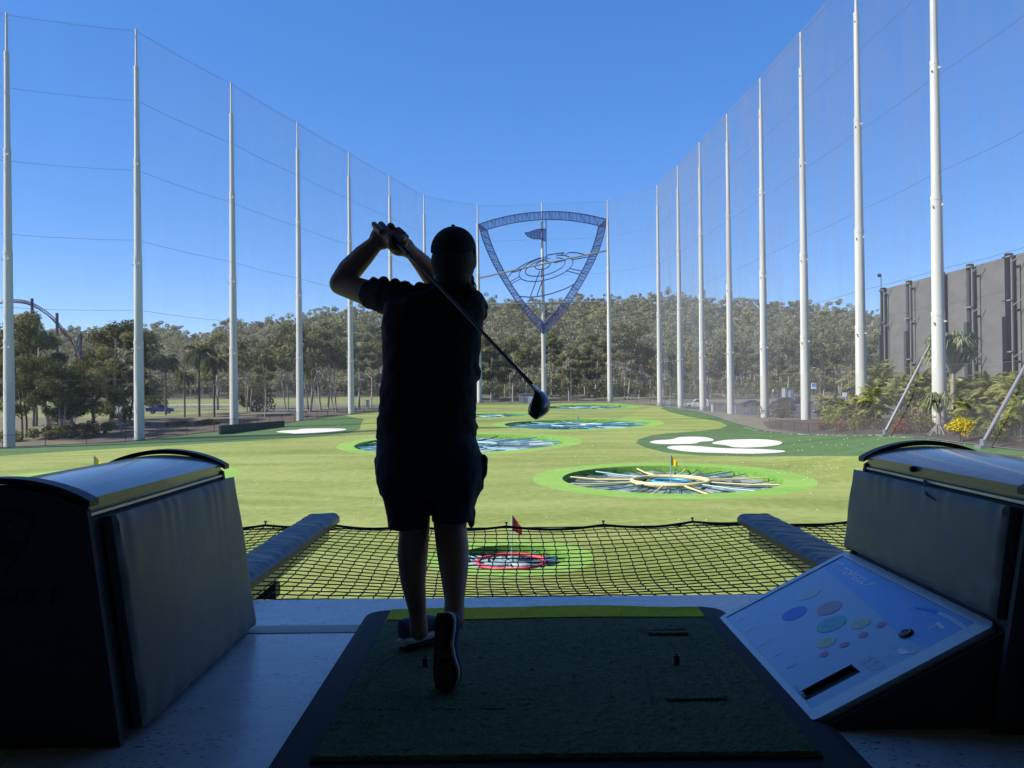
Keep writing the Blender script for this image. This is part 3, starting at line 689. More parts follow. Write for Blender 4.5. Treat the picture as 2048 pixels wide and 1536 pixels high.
# ------------------------------------------------------------------ bay furniture
M['pad'] = mat('padded_vinyl', (.15, .16, .135), .5, spec=.45, noise=(5, .12), bump=(6, .35, .012))
M['armpad'] = mat('arm_vinyl', (.055, .065, .075), .42, spec=.5, noise=(8, .2), bump=(9, .3, .01))
M['lid'] = mat('lid_shell', (.20, .205, .21), .20, spec=.6, noise=(3, .10), bump=(1.5, .15, .02), coat=.3)
M['body'] = mat('dispenser_body', (.05, .055, .065), .75, bump=(260, .2, .001))
M['gloss'] = mat('embossed_letters', (.012, .013, .016), .5)
M['trim'] = mat('aluminium_trim', (.55, .56, .58), .35, metal=.6)
M['plate'] = mat('console_plate', (.62, .65, .70), .33, metal=.2, noise=(30, .12), bump=(40, .08, .001))
M['panel'] = mat('console_graphic', (.37, .52, .76), .26, spec=.8, noise=(25, .06))
M['band'] = mat('console_header', (.15, .37, .86), .26, spec=.8)
M['ink'] = mat('pale_ink', (.92, .95, .97), .35)
M['inkdim'] = mat('dim_ink', (.66, .76, .90), .35)
for nm, c in (('dwhite', (.80, .86, .90)), ('dblue', (.02, .24, .88)), ('dmauve', (.50, .30, .36)), ('dteal', (.05, .60, .46)), ('dyel', (.85, .82, .36)), ('dred', (.66, .14, .28))): M[nm] = mat('ink_'+nm, c, .3)
LY0, LY1 = 2.47, 3.64                      # near and far end of the dispenser
CX0, CX1 = -.322, -.935                    # console plate, in the dispenser's own x
CZ0, CZ1 = .335, .022
MX = 1.922                                 # x of the right dispenser
cn = Vector((-(CZ0-CZ1), 0, -(CX1-CX0)))   # plate normal
cn = Vector((CZ0-CZ1, 0, CX1-CX0)); cn = Vector((-cn.x, 0, -cn.z)).normalized()
ct = Vector((CX1-CX0, 0, CZ1-CZ0)).normalized(); CL = math.hypot(CX1-CX0, CZ1-CZ0)
CO = Vector((CX0, LY1+.05, CZ0))           # far top corner
def con(s, t_, h=0): return CO+Vector((0, -s, 0))+ct*t_+cn*h
def pc(u, v):                              # a picture point on the plate -> plate coordinates
    o = Vector((MX, 0, 0))+CO; d = ray(u, v); k = (o-Vector((0, 0, CAMZ))).dot(cn)/d.dot(cn)
    p = Vector((0, 0, CAMZ))+d*k-o; return -p.y, p.dot(ct)
def arch(z, hw, n=13, rise=.075): return [(-hw+2*hw*k/(n-1), z+rise*(1-(2*k/(n-1)-1)**2)**.9) for k in range(n)]
def dispenser(label):
    t = thing('ball_dispenser', label, 'ball dispenser', (0, 0, 0), 'ball dispensers either side of the mat')
    q = MB()
    prof = [(-.375, .0), (.36, .0), (.265, .72), (-.265, .72)]
    q.prism([(x, LY0+.03, z) for x, z in prof], (0, LY1-LY0-.06, 0)); obj('body', q, M['body'], t, False)
    for k, yy in enumerate((LY0, LY1-.022)):
        q = MB(); pl = [(-.40, 0), (.372, 0), (.272, .75)]+[(x, z) for x, z in arch(.75, .272)][::-1][1:-1]+[(-.272, .75)]
        q.prism([(x, yy, z) for x, z in pl], (0, .022, 0)); e = obj('end_plate', q, M['body'], t, False)
        q = MB(); ar = arch(.762, .287, 17, .075); up = [(x*1.0, z+.020) for x, z in ar]
        q.prism([(x, yy-.012, z) for x, z in ar]+[(x, yy-.012, z) for x, z in up][::-1], (0, .055, 0)); obj('arch_cap', q, M['black'], t, False)
    q = MB(); sec = [(-.262, .742), (-.268, .785)]+[(x, z) for x, z in arch(.787, .262, 15, .045)][1:-1]+[(.268, .785), (.262, .742)]
    ny = 22; rings = []
    for k in range(ny): yy = LY0+.024+(LY1-LY0-.05)*k/(ny-1); rings.append([Vector((x, yy, z)) for x, z in sec])
    q.loft(rings); obj('lid', q, M['lid'], t)
    q = MB(); q.box((-.262, LY0+.026, .722), (.262, LY1-.026, .7415)); obj('lid_gasket', q, M['black'], t, False)
    q = MB(); q.box((.262, LY0+.026, .728), (.272, LY1-.026, .737)); q.box((-.272, LY0+.026, .728), (-.262, LY1-.026, .737)); obj('trim_strip', q, M['trim'], t, False)
    def padded(a, b_, y0, y1, th, sgn):
        """quilted slab from a (top) to b (bottom), (x, z) pairs"""
        q = MB(); ny, nz = 64, 26; F = []; B = []
        a, b_ = Vector((a[0], 0, a[1])), Vector((b_[0], 0, b_[1])); nn = Vector((sgn, 0, (b_-a).x/((b_-a).z or 1)*-sgn)).normalized()
        for j in range(nz+1):
            v = j/nz
            for i in range(ny+1):
                u_ = i/ny; yy = y0+(y1-y0)*u_
                puff = th*(.86+.14*(1-abs(2*u_-1)**6)*(1-abs(2*v-1)**6))*(1 if 0 < i < ny and 0 < j < nz else .8)
                wr = .0045*math.sin(u_*58+2.5*math.sin(u_*17)+v*6)*math.exp(-v*7)+.003*math.sin(u_*43+v*9)*math.exp(-(1-v)*9)+.004*math.sin(u_*9+v*4)*math.sin(v*5+u_*3)+.0022*math.sin((u_*1.3+v*.9)*26)*math.exp(-u_*4)
                F.append(a.lerp(b_, v)+Vector((0, yy, 0))+nn*(puff+wr*(1 if 0 < i < ny else 0)))
                B.append(a.lerp(b_, v)+Vector((0, yy, 0)))
        o = len(F); W = ny+1; q.v = F+B
        for j in range(nz):
            for i in range(ny):
                k = j*W+i; q.f += [(k, k+1, k+W+1, k+W), (o+k, o+k+W, o+k+W+1, o+k+1)]
        for i in range(ny): q.f += [(i, o+i, o+i+1, i+1), (nz*W+i, nz*W+i+1, o+nz*W+i+1, o+nz*W+i)]
        for j in range(nz): q.f += [(j*W, (j+1)*W, o+(j+1)*W, o+j*W), (j*W+ny, o+j*W+ny, o+(j+1)*W+ny, (j+1)*W+ny)]
        q.v = [tuple(p) for p in q.v]; return q
    obj('side_pad', padded((.274, .715), (.372, .02), LY0+.085, LY1+.035, .045, 1), M['pad'], t)
    obj('side_pad', padded((-.274, .715), (-.325, .352), LY0+.05, LY1+.035, .045, -1), M['pad'], t)
    q = MB(); q.lathe([(.012, 0), (.014, .008), (.010, .02), (.004, .022)], n=12)
    q.v = [(-.268-z, (LY0+LY1)/2+.13+x, .772+y) for x, y, z in q.v]; obj('lid_lock', q, M['black'], t)
    q = MB(); q.tube([(-.272, 3.10, .735), (-.30, 3.04, .715), (-.325, 2.99, .692), (-.322, 2.93, .68)], .007, 6, flat=.4); obj('lid_strap', q, M['black'], t)
    # console
    q = MB(); q.prism([(CX0-.0, LY0+.05, CZ0-.02), (CX1+.012, LY0+.05, CZ1-.014), (CX1+.012, LY0+.05, 0), (CX0, LY0+.05, 0)], (0, LY1-LY0-.02, 0)); q.box((CX0, LY0, 0), (CX0+.02, LY0+.048, CZ0-.03)); cb = obj('console_body', q, M['body'], t, False)
    W_ = 1.15                  # plate length
    i00, i01 = pc(1684, 1115), pc(1956, 1249); i11, i10 = pc(1625, 1419), pc(1453, 1236)
    s0, s1 = (i00[0]+i10[0])/2, (i01[0]+i11[0])/2; t0, t1 = (i00[1]+i01[1])/2, (i10[1]+i11[1])/2
    # rounded frame
    def rrect(a0, a1, b0, b1, r, n=6):
        out = []
        for cx_, cy_, st in ((a1-r, b0+r, -90), (a1-r, b1-r, 0), (a0+r, b1-r, 90), (a0+r, b0+r, 180)):
            for k in range(n+1): an = R(st+90*k/n); out.append((cx_+r*math.cos(an), cy_+r*math.sin(an)))
        return out
    outr = rrect(0, W_, .018, CL+.022, .035); inr = rrect(s0, s1, t0, t1, .004); n = len(outr); q = MB()
    for h in (-.018, .006): q.v += [con(a, b_, h) for a, b_ in outr]+[con(a, b_, h) for a, b_ in inr]
    for k in range(n):
        j = (k+1) % n; m2 = 2*n
        q.f += [(m2+k, m2+j, m2+n+j, m2+n+k), (k, n+k, n+j, j), (k, j, m2+j, m2+k), (n+k, m2+n+k, m2+n+j, n+j)]
    obj('console_frame', q, M['plate'], t, False)
    # panel with a ball slot
    a_, b1_, c_, d_ = pc(1705, 1330), pc(1720, 1345), pc(1610, 1405), pc(1593, 1386)
    ss0, ss1 = (a_[0]+d_[0])/2, (b1_[0]+c_[0])/2; tt0, tt1 = (a_[1]+b1_[1])/2, (c_[1]+d_[1])/2
    ss1 = max(ss1, ss0+.05); tt1 = min(tt1, t1-.004)
    g = .0015; xs, ys = [s0+g, ss0, ss1, s1-g], [t0+g, tt0, tt1, t1-g]; q = MB()
    for i in range(3):
        for j in range(3):
            if (i, j) != (1, 1): q.quad(con(xs[i], ys[j], .002), con(xs[i+1], ys[j], .002), con(xs[i+1], ys[j+1], .002), con(xs[i], ys[j+1], .002))
    pn = obj('graphic_panel', q, M['panel'], t, False)
    q = MB(); dp = -.055
    for (a0, b0), (a1, b1) in (((ss0, tt0), (ss1, tt0)), ((ss1, tt0), (ss1, tt1)), ((ss1, tt1), (ss0, tt1)), ((ss0, tt1), (ss0, tt0))): q.quad(con(a0, b0, .002), con(a1, b1, .002), con(a1, b1, dp), con(a0, b0, dp))
    q.quad(con(ss0, tt0, dp), con(ss1, tt0, dp), con(ss1, tt1, dp), con(ss0, tt1, dp)); obj('ball_slot', q, M['black'], pn, False)
    q = MB(); k0 = tt1-.055
    q.v = []
    for k in range(8): f = k/7; q.v += [con(ss0, k0+.055*f, dp+.004+(.05)*f**2), con(ss1, k0+.055*f, dp+.004+(.05)*f**2)]
    q.f = [(2*k, 2*k+2, 2*k+3, 2*k+1) for k in range(7)]; obj('slot_tray', q, M['plate'], pn)
    def ink(nm, polys, m, h=.0035):
        q = MB()
        for p in polys: q.add([con(a, b_, h) for a, b_ in p], [tuple(range(len(p)))])
        return obj(nm, q, M[m], pn, False)
    def pxp(pts): return [pc(*p) for p in pts]
    # header band: a slanted darker blue field
    ink('header_band', [[(s0+.004, t0+.004), (s1-.004, t0+.004), (s1-.004, t0+.30*(t1-t0)), (s1-.27*(s1-s0), t0+.30*(t1-t0)), (s0+.62*(s1-s0), t0+.26*(t1-t0)), (s0+.004, t0+.17*(t1-t0))]], 'band', .0026)
    # block lettering: each letter from strokes on a 4x6 grid, slanted
    LET = {'T': [(0,5,4,6),(1.5,0,2.5,5)], 'O': [(0,0,1,6),(3,0,4,6),(1,0,3,1),(1,5,3,6)], 'P': [(0,0,1,6),(1,5,4,6),(3,2.6,4,5),(1,2.6,3,3.5)], 'G': [(0,0,1,6),(1,5,4,6),(1,0,4,1),(3,1,4,3.2),(2,2.4,3,3.2)],
           'L': [(0,0,1,6),(1,0,4,1)], 'F': [(0,0,1,6),(1,5,4,6),(1,2.6,3.4,3.5)], 'S': [(0,0,4,1),(3,1,4,3.5),(0,2.6,3,3.5),(0,3.5,1,6),(1,5,4,6)], 'W': [(0,0,1,6),(3,0,4,6),(1,0,3,1),(1.6,1,2.4,4)],
           'I': [(1.4,0,2.6,6)], 'N': [(0,0,1,6),(3,0,4,6),(1,3.6,2,5.2),(2,1.8,3,3.6)], 'A': [(0,0,1,6),(3,0,4,6),(1,5,3,6),(1,2.4,3,3.3)], 'E': [(0,0,1,6),(1,5,4,6),(1,0,4,1),(1,2.6,3.4,3.5)], 'Y': [(1.5,0,2.5,3),(0,3,1,6),(3,3,4,6),(1,3,3,3.8)],
           '2': [(0,0,4,1),(0,1,1,3.5),(1,2.6,4,3.5),(3,3.5,4,6),(0,5,3,6)], '5': [(0,0,4,1),(3,1,4,3.5),(0,2.6,3,3.5),(0,3.5,1,6),(1,5,4,6)], '0': [(0,0,1,6),(3,0,4,6),(1,0,3,1),(1,5,3,6)], '9': [(3,0,4,6),(0,5,3,6),(0,2.6,1,5),(1,2.6,3,3.5)], '1': [(1.5,0,2.7,6)], '8': [(0,0,1,6),(3,0,4,6),(1,0,3,1),(1,5,3,6),(1,2.6,3,3.4)]}
    def word(txt, org, right, up, hgt, slant=.18, wid=.8):
        """org: lower left; right/up: unit vectors in plate coordinates"""
        out = []; x = 0; k = hgt/6
        for ch in txt:
            if ch != ' ':
                for a0, b0, a1, b1 in LET[ch]:
                    out.append([(org[0]+right[0]*(x+p*k*wid+slant*r*k)+up[0]*r*k, org[1]+right[1]*(x+p*k*wid+slant*r*k)+up[1]*r*k) for p, r in ((a0, b0), (a1, b0), (a1, b1), (a0, b1))])
            x += 5.1*k*wid if ch != ' ' else 3*k
        return out
    wa, wb = pc(1678, 1142), pc(1752, 1172); wl = wb[0]-wa[0]
    ink('logo_lettering', word('TOPGOLF', (wa[0], wa[1]+.004), (1, 0), (0, -1), .036, .2, wl/7/5.1/.006), 'ink')
    sx, sy = pc(1674, 1133)
    shp = lambda cx_, cy_, k: [(cx_-k, cy_-.7*k), (cx_-.5*k, cy_-.9*k), (cx_, cy_-k), (cx_+.5*k, cy_-.9*k), (cx_+k, cy_-.7*k), (cx_+.75*k, cy_), (cx_, cy_+1.1*k), (cx_-.75*k, cy_)]
    A1, A2 = shp(sx, sy, .030), shp(sx, sy, .023)
    ink('logo_shield', [[A1[k], A1[(k+1) % 8], A2[(k+1) % 8], A2[k]] for k in range(8)]+[[(sx-.002, sy-.012), (sx+.002, sy-.012), (sx+.002, sy+.006), (sx-.002, sy+.006)], [(sx-.014, sy-.012), (sx-.002, sy-.015), (sx-.002, sy-.006)]], 'ink')
    def disc(u, v, wu, m, patt=True):
        c_ = pc(u, v); e = pc(u+wu/2*.88, v-wu/2*.36); rd = math.hypot(e[0]-c_[0], e[1]-c_[1]); P = []
        P2 = lambda rr, n=28: [(c_[0]+rr*math.cos(2*math.pi*k/n), c_[1]+rr*math.sin(2*math.pi*k/n)) for k in range(n)]
        if not patt: ink('target_disc', [P2(rd)], m); return
        ink('target_disc', [P2(rd)], 'panel' if m != 'dblue' else 'dblue', .003)
        for j in range(4):
            ra, rb = rd*(1-.235*j), rd*(1-.235*j-.155)
            for k in range(18):
                a0, a1 = 2*math.pi*(k+.08+.5*(j % 2))/18, 2*math.pi*(k+.92+.5*(j % 2))/18
                P.append([(c_[0]+ra*math.cos(a0), c_[1]+ra*math.sin(a0)), (c_[0]+ra*math.cos(a1), c_[1]+ra*math.sin(a1)), (c_[0]+rb*math.cos(a1), c_[1]+rb*math.sin(a1)), (c_[0]+rb*math.cos(a0), c_[1]+rb*math.sin(a0))])
        ink('disc_pattern', P, m)
    for a in ((1617, 1188, 54, 'dwhite'), (1589, 1228, 56, 'dblue'), (1659, 1217, 58, 'dmauve', False), (1663, 1249, 66, 'dteal'), (1722, 1248, 44, 'dyel'), (1653, 1286, 42, 'dyel'), (1763, 1251, 22, 'dred', False), (1727, 1271, 22, 'dred', False), (1689, 1291, 21, 'dred', False), (1649, 1310, 20, 'dred', False)): disc(*a)
    # sensor eye
    se = pc(1813, 1269)
    for nm, prof_, m in (('sensor_ring', [(.026, .0025), (.027, .007), (.020, .011), (.014, .010)], 'black'), ('sensor_bezel', [(.0175, .0105), (.019, .0125), (.017, .0125)], 'trim'), ('sensor_eye', [(.0165, .0105), (.0165, .0115)], 'black')):
        q = MB(); q.lathe(prof_, n=24, cap=(nm == 'sensor_eye')); q.v = [tuple(con(se[0]+x, se[1]+y, z)) for x, y, z in q.v]; obj(nm, q, M[m], pn)
    # speed dial arc, flag, ticks
    da = pxp([(1830,1215),(1850,1217),(1880,1224),(1910,1238),(1935,1255)]); db = pxp([(1828,1219),(1848,1222),(1874,1230),(1902,1244),(1928,1261)])
    ink('dial_arc', [[da[k], da[k+1], db[k+1], db[k]] for k in range(4)], 'dblue'); ink('dial_arc', [[da[k], da[k+1], db[k+1], db[k]] for k in range(2, 4)], 'inkdim', .0042)
    ink('tick_mark', [pxp([(x, y), (x+4, y-5), (x+6, y-4), (x+2, y+1)]) for x, y in ((1812,1216),(1818,1220),(1826,1224),(1838,1232),(1846,1236),(1854,1240),(1862,1244))], 'inkdim')
    ink('flag_icon', [pxp([(1858,1258),(1872,1250),(1874,1252),(1860,1260)]), pxp([(1870,1250),(1878,1245),(1893,1257),(1885,1260)])], 'ink')
    # dashed circles with little pictures of a ball, a clock and a club head
    D = []
    for (u, v), wu in (((1762,1294),34),((1785,1312),34),((1812,1303),44)):
        c_ = pc(u, v); e = pc(u+wu/2*.88, v-wu/2*.36); rd = math.hypot(e[0]-c_[0], e[1]-c_[1])
        for k in range(18):
            a0 = 2*math.pi*k/18; a1 = a0+.2
            D.append([(c_[0]+rr*math.cos(a), c_[1]+rr*math.sin(a)) for a, rr in ((a0, rd), (a1, rd), (a1, rd*.93), (a0, rd*.93))])
        if wu == 34 and u == 1762:
            for k in range(8): a = k*math.pi/4; D.append([(c_[0]+r1*math.cos(a+b_), c_[1]+r1*math.sin(a+b_)) for r1, b_ in ((rd*.15, -.2), (rd*.5, -.06), (rd*.5, .06), (rd*.15, .2))])
        elif u == 1785:
            for k in range(12): a0 = 2*math.pi*k/12; a1 = a0+2*math.pi/12; D.append([(c_[0]+rr*math.cos(a), c_[1]+rr*math.sin(a)) for a, rr in ((a0, rd*.5), (a1, rd*.5), (a1, rd*.38), (a0, rd*.38))])
            D.append([(c_[0]-.004, c_[1]), (c_[0]+.012*0+.003, c_[1]-.012), (c_[0]+.006, c_[1]+.002)])
    ink('dashed_circle', D, 'ink'); ink('club_icon', [pxp([(1797,1300),(1805,1296),(1812,1300),(1817,1306),(1830,1305),(1831,1307),(1818,1309),(1806,1311),(1797,1308)])], 'ink')
    # instruction lines: rows of small upright marks, too small to read
    I = []; rr_ = random.Random(3)
    for (u, v), nch in (((1738,1312),15),((1731,1317),14),((1722,1322),12)):
        a0 = pc(u, v)
        for k in range(nch):
            if k in (4, 9): continue
            x = a0[0]+k*.0078; I.append([(x, a0[1]), (x+.0055, a0[1]), (x+.0055, a0[1]-.011), (x, a0[1]-.011)])
            I[-1] = [(x, a0[1]-.006), (x+.0055, a0[1]-.006), (x+.0055, a0[1]+.007), (x, a0[1]+.007)]
    ink('instruction_line', I, 'inkdim')
    w0, w1 = pc(1586, 1368), pc(1610, 1377)
    ink('safety_lettering', word('SWING SAFELY', (pc(1585, 1373)[0], pc(1585, 1373)[1]+.006), (1, 0), (0, -1), .019, .0, .55), 'inkdim')
    for (u, v), tx in (((1512,1243),'150'),((1530,1257),'125'),((1549,1273),'100'),((1572,1296),'90'),((1594,1313),'50'),((1607,1327),'25')): 
        c_ = pc(u, v); ink('distance_numeral', word(tx, (c_[0]-.006, c_[1]+.006), (1, 0), (0, -1), .012, 0, .8), 'ink')
    H = []
    for (u, v) in ((1478,1242),(1497,1262),(1527,1289),(1553,1311),(1580,1335)):      # little golfers
        c_ = pc(u, v); x, y = c_; k = .017
        H += [[(x+a*k, y-b_*k) for a, b_ in P] for P in ([(-.15, .9), (.15, .9), (.2, 1.25), (-.2, 1.25)], [(-.25, .1), (.25, .1), (.22, .85), (-.22, .85)], [(-.25, .1), (-.05, .1), (-.3, -.9), (-.5, -.9)], [(.05, .1), (.25, .1), (.5, -.9), (.3, -.9)], [(.2, .7), (.9, 1.3), (.95, 1.2), (.25, .55)], [(.9, 1.3), (.1, 1.9), (.05, 1.8), (.88, 1.2)])]
    ink('golfer_icon', H, 'inkdim')
    # near end plate: raised shield and lettering
    q = MB(); yy = LY0-.003
    def P3(poly): q.prism([(x, LY0, z) for x, z in poly], (0, -.003, 0))
    k = .113; cz = .655
    o8 = [(-1, .72), (-.5, .9), (0, .97), (.5, .9), (1, .72), (.74, 0), (.42, -.55), (0, -1.05), (-.42, -.55), (-.74, 0)]
    for i in range(10):
        a, b_ = o8[i], o8[(i+1) % 10]; P3([(a[0]*k, cz+a[1]*k), (b_[0]*k, cz+b_[1]*k), (b_[0]*k*.85, cz+b_[1]*k*.85), (a[0]*k*.85, cz+a[1]*k*.85)])
    P3([(-.002, cz-.01), (.004, cz-.01), (.004, cz+.075), (-.002, cz+.075)]); P3([(.004, cz+.075), (.034, cz+.062), (.004, cz+.045)])
    for rr in (.03, .055, .078):
        for kk in range(16):
            a0, a1 = 2*math.pi*kk/16+.06, 2*math.pi*(kk+1)/16-.06
            P3([(.0+rr*math.cos(a0), cz-.022+rr*.36*math.sin(a0)), (rr*math.cos(a1), cz-.022+rr*.36*math.sin(a1)), ((rr-.014)*math.cos(a1), cz-.022+(rr-.014)*.36*math.sin(a1)), ((rr-.014)*math.cos(a0), cz-.022+(rr-.014)*.36*math.sin(a0))])
    obj('raised_shield', q, M['gloss'], t, False)
    q = MB(); kk = .056/6; x = -.205
    for ch in 'TOPGOLF':
        for a0, b0, a1, b1 in LET[ch]: P3([(x+a0*kk*1.3+b0*kk*.1, .452+b0*kk), (x+a1*kk*1.3+b0*kk*.1, .452+b0*kk), (x+a1*kk*1.3+b1*kk*.1, .452+b1*kk), (x+a0*kk*1.3+b1*kk*.1, .452+b1*kk)])
        x += .0595
    obj('raised_lettering', q, M['gloss'], t, False)
    return t
dr = dispenser('black ball dispenser on the right with the sloping graphic console facing the mat'); dr.location = (MX, 0, 0)
dl = dup(dr, (-1.624, -.015, 0), label='black ball dispenser on the left with a full height padded side')

# mat
def turfmat(name, c1, c2):
    m = mat(name, c2, .95, noise=(160, .55), col2=c1, bump=(300, 1, .006)); return m
M['mat'] = turfmat('mat_turf', (.050, .070, .026), (.150, .190, .080)); M['matyel'] = turfmat('mat_yellow', (.62, .52, .02), (.90, .74, .04)); M['rubber'] = mat('mat_rubber', (.020, .022, .026), .8, bump=(90, .3, .002))
t = thing('golf_mat', 'square green turf golf mat with black border and yellow far strip', 'golf mat', (.15, 3.0, 0)); L = at0(t)
def rr2(x0, x1, y0, y1, r, z, n=6):
    out = []
    for cx_, cy_, st in ((x1-r, y0+r, -90), (x1-r, y1-r, 0), (x0+r, y1-r, 90), (x0+r, y0+r, 180)):
        for k in range(n+1): a = R(st+90*k/n); out.append(Vector((cx_+r*math.cos(a), cy_+r*math.sin(a), z)))
    return out
q = MB(); q.loft([[L(p) for p in rr2(-.735, 1.035, 2.05, 3.905, .10, .0035)], [L(p) for p in rr2(-.73, 1.03, 2.055, 3.90, .10, .014)], [L(p) for p in rr2(-.70, 1.0, 2.08, 3.875, .09, .022)]]); obj('rubber_border', q, M['rubber'], t, False)
def turfblock(nm, x0, x1, y0, y1, z0, z1, m, wav=0, slots=()):
    q = MB(); nx, ny = 150, 130; H_ = []
    rr = np.random.default_rng(4)
    jz = rr.normal(0, .0016 if not wav else .0004, (ny+1, nx+1))
    for j in range(ny+1):
        for i in range(nx+1):
            x = x0+(x1-x0)*i/nx; y = y0+(y1-y0)*j/ny
            if wav and j > ny*.5: y += (wav*math.sin((x-x0)*3.3-.8)+wav*.5*math.sin((x-x0)*8))*(j/ny-.5)*2
            e = min(i, nx-i, j, ny-j); z = z1+jz[j, i]-(.010 if e == 0 else 0)+.003*math.sin(x*5)*math.sin(y*4)
            for (sx0, sx1, sy0, sy1) in slots:
                if sx0 < x < sx1 and sy0 < y < sy1: z -= .022
            H_.append((x, y, z))
    W = nx+1; q.v = [tuple(L(p)) for p in H_]; q.f = [(j*W+i, j*W+i+1, (j+1)*W+i+1, (j+1)*W+i) for j in range(ny) for i in range(nx)]
    b0 = len(q.v); ring = [i for i in range(W)]+[j*W+nx for j in range(1, ny+1)]+[ny*W+i for i in range(nx-1, -1, -1)]+[j*W for j in range(ny-1, 0, -1)]
    for k in ring: v_ = Vector(q.v[k]); q.v.append((v_.x, v_.y, z0))
    n = len(ring); q.f += [(ring[k], b0+k, b0+(k+1) % n, ring[(k+1) % n]) for k in range(n)]
    return obj(nm, q, m, t)
def gp(u, v, z=.04): p = G(u, v, z); return p.x, p.y
s1 = gp(1300, 1270), gp(1372, 1262); s2 = gp(1335, 1402), gp(1452, 1396)
turfblock('turf', -.61, .905, 2.285, 3.642, .018, .040, M['mat'], 0, [(s1[0][0], s1[1][0], s1[0][1]-.012, s1[0][1]+.03), (s2[0][0], s2[1][0], s2[0][1]-.008, s2[0][1]+.018)])
turfblock('yellow_strip', -.61, .905, 3.645, 3.825, .018, .043, M['matyel'], .018)
# hitting inserts: a seam around each, and a rubber tee
def tee(u, v, label):
    x, y = gp(u, v, .04); q = MB(); q.lathe([(.013, .03), (.0125, .075), (.0085, .077), (.0085, .05)], (0, 0, 0), 14, False); o = obj('rubber_tee', q, M['teem'])
    o.location = (x, y, 0); return tag(o, label, 'tee', 'rubber tees on the mat')
M['teem'] = mat('tee_rubber', (.16, .13, .11), .5)
tee(851, 1333, 'short rubber tee by the golfer\'s feet'); tee(1353, 1328, 'short rubber tee on the empty right half of the mat')
def seam(*lines):
    q = MB()
    for pts in lines:
        pts = [Vector((*gp(*p, .041), .0405)) for p in pts]; q.tube([L(p) for p in pts], .0022, 4)
    obj('insert_seam', q, M['rubber'], t)
seam([(1305,1400),(1272,1262),(1372,1258),(1455,1396)]); seam([(790,1312),(762,1330),(700,1420),(1010,1418)])

# rope net in front of the bay, with padded arms
M['rope'] = mat('black_rope', (.012, .012, .014), .8)
def arm(x0, x1, y1, label):
    t = thing('padded_arm', label, 'padded arm', ((x0+x1)/2, 4.2, 0), 'padded arms over the rope net'); L = at0(t)
    q = MB(); ny, nx = 90, 12; zt_, zb = .095, .02; V = []
    for j in range(ny+1):
        y = 4.22+(y1-4.22)*j/ny; tip = max(0, (y-(y1-.05))/.05)
        for i in range(nx+1):
            s = i/nx; x = x0+(x1-x0)*(.5+(s-.5)*(1-.16*tip**2))
            ed = 1-abs(2*s-1)**8; z = zb+(zt_-zb)*(.55+.45*ed)*(1-.25*tip**2)+.0036*math.sin(y*62+2.5*math.sin(y*11)+s*7)*ed+.0018*math.sin(y*27+s*9)*ed
            V.append(L((x, y, z)))
    W = nx+1; q.v = [tuple(p) for p in V]; q.f = [(j*W+i, j*W+i+1, (j+1)*W+i+1, (j+1)*W+i) for j in range(ny) for i in range(nx)]
    ring = list(range(W))+[j*W+nx for j in range(1, ny+1)]+[ny*W+i for i in range(nx-1, -1, -1)]+[j*W for j in range(ny-1, 0, -1)]; b0 = len(q.v)
    for k in ring: v_ = q.v[k]; q.v.append((v_[0], v_[1], zb))
    n = len(ring); q.f += [(ring[k], b0+k, b0+(k+1) % n, ring[(k+1) % n]) for k in range(n)]+[tuple(range(b0, b0+n))]
    obj('pad', q, M['armpad'], t)
    q = MB(); q.box(L((x0+.07, 4.18, -.10)), L((x1-.07, y1-.12, .018))); obj('steel_beam', q, M['steel'], t, False)
    q = MB(); q.box(L((x0+.05, 4.9, -.19)), L((x1-.05, 5.0, -.102))); obj('bracket', q, M['black'], t, False); return t
arm(-1.735, -1.46, 6.55, 'blue grey padded arm reaching out beside the left dispenser'); arm(1.80, 2.085, 6.28, 'blue grey padded arm reaching out behind the right console')
def ropenet(x0, x1, y0, y1f, cell, label, sag=.10):
    t = thing('rope_net', label, 'rope net', ((x0+x1)/2, y0, -.02), 'rope nets below the bay edge'); L = at0(t)
    ncl = int((x1-x0)/cell); nr = int((y1f(.5)-y0)/.084)
    def S_(i, j):
        s, f = i/ncl, j/nr; y = y0+(y1f(s)-y0)*f; x = x0+(x1-x0)*s
        x += .018*math.sin(j*.32+i*.10)+.035*f*math.sin(s*math.pi*2)*-1
        z = -.03-sag*math.sin(math.pi*f)*math.sin(math.pi*min(max(s, .04), .96))+.045*f-(.028*abs(math.sin(s*ncl/9*math.pi)) if f > .9 else 0)*(f-.9)*10
        return Vector((x, y, z))
    q = MB(); r = .0040
    for i in range(ncl+1):
        q.tube([L(S_(i, j)+Vector(((.006 if j % 2 else -.006), 0, 0))) for j in range(nr+1)], r, 4)
    for j in range(nr+1):
        q.tube([L(S_(i/1, j)+Vector((0, (.005 if (i+j) % 2 else -.005), 0))) for i in range(ncl+1)], r, 4)
    obj('mesh_rope', q, M['rope'], t)
    q = MB(); q.tube([L(S_(i, nr)) for i in range(ncl+1)], .011, 6); q.tube([L(S_(i, 0)) for i in range(ncl+1)], .009, 6)
    q.tube([L(S_(0, j)) for j in range(nr+1)], .008, 6); q.tube([L(S_(ncl, j)) for j in range(nr+1)], .008, 6); obj('border_rope', q, M['rope'], t)
    for k in range(0, ncl+1, 9):
        p = S_(k, nr); q = MB(); q.tube([L(p), L(p+Vector((0, .01, .03)))], .007, 6); q.tube([L(p+Vector((-.012, .01, .03))), L(p+Vector((.012, .01, .03)))], .006, 6); obj('clip', q, M['steel'], t)
    return t
ropenet(-1.56, 1.88, 4.205, lambda s: 6.42-.20*math.sin(math.pi*s), .083, 'black rope net stretched between the two padded arms')
ropenet(-3.6, -1.66, 4.205, lambda s: 6.25+.2*s, .083, 'black rope net outside the left padded arm', .08)
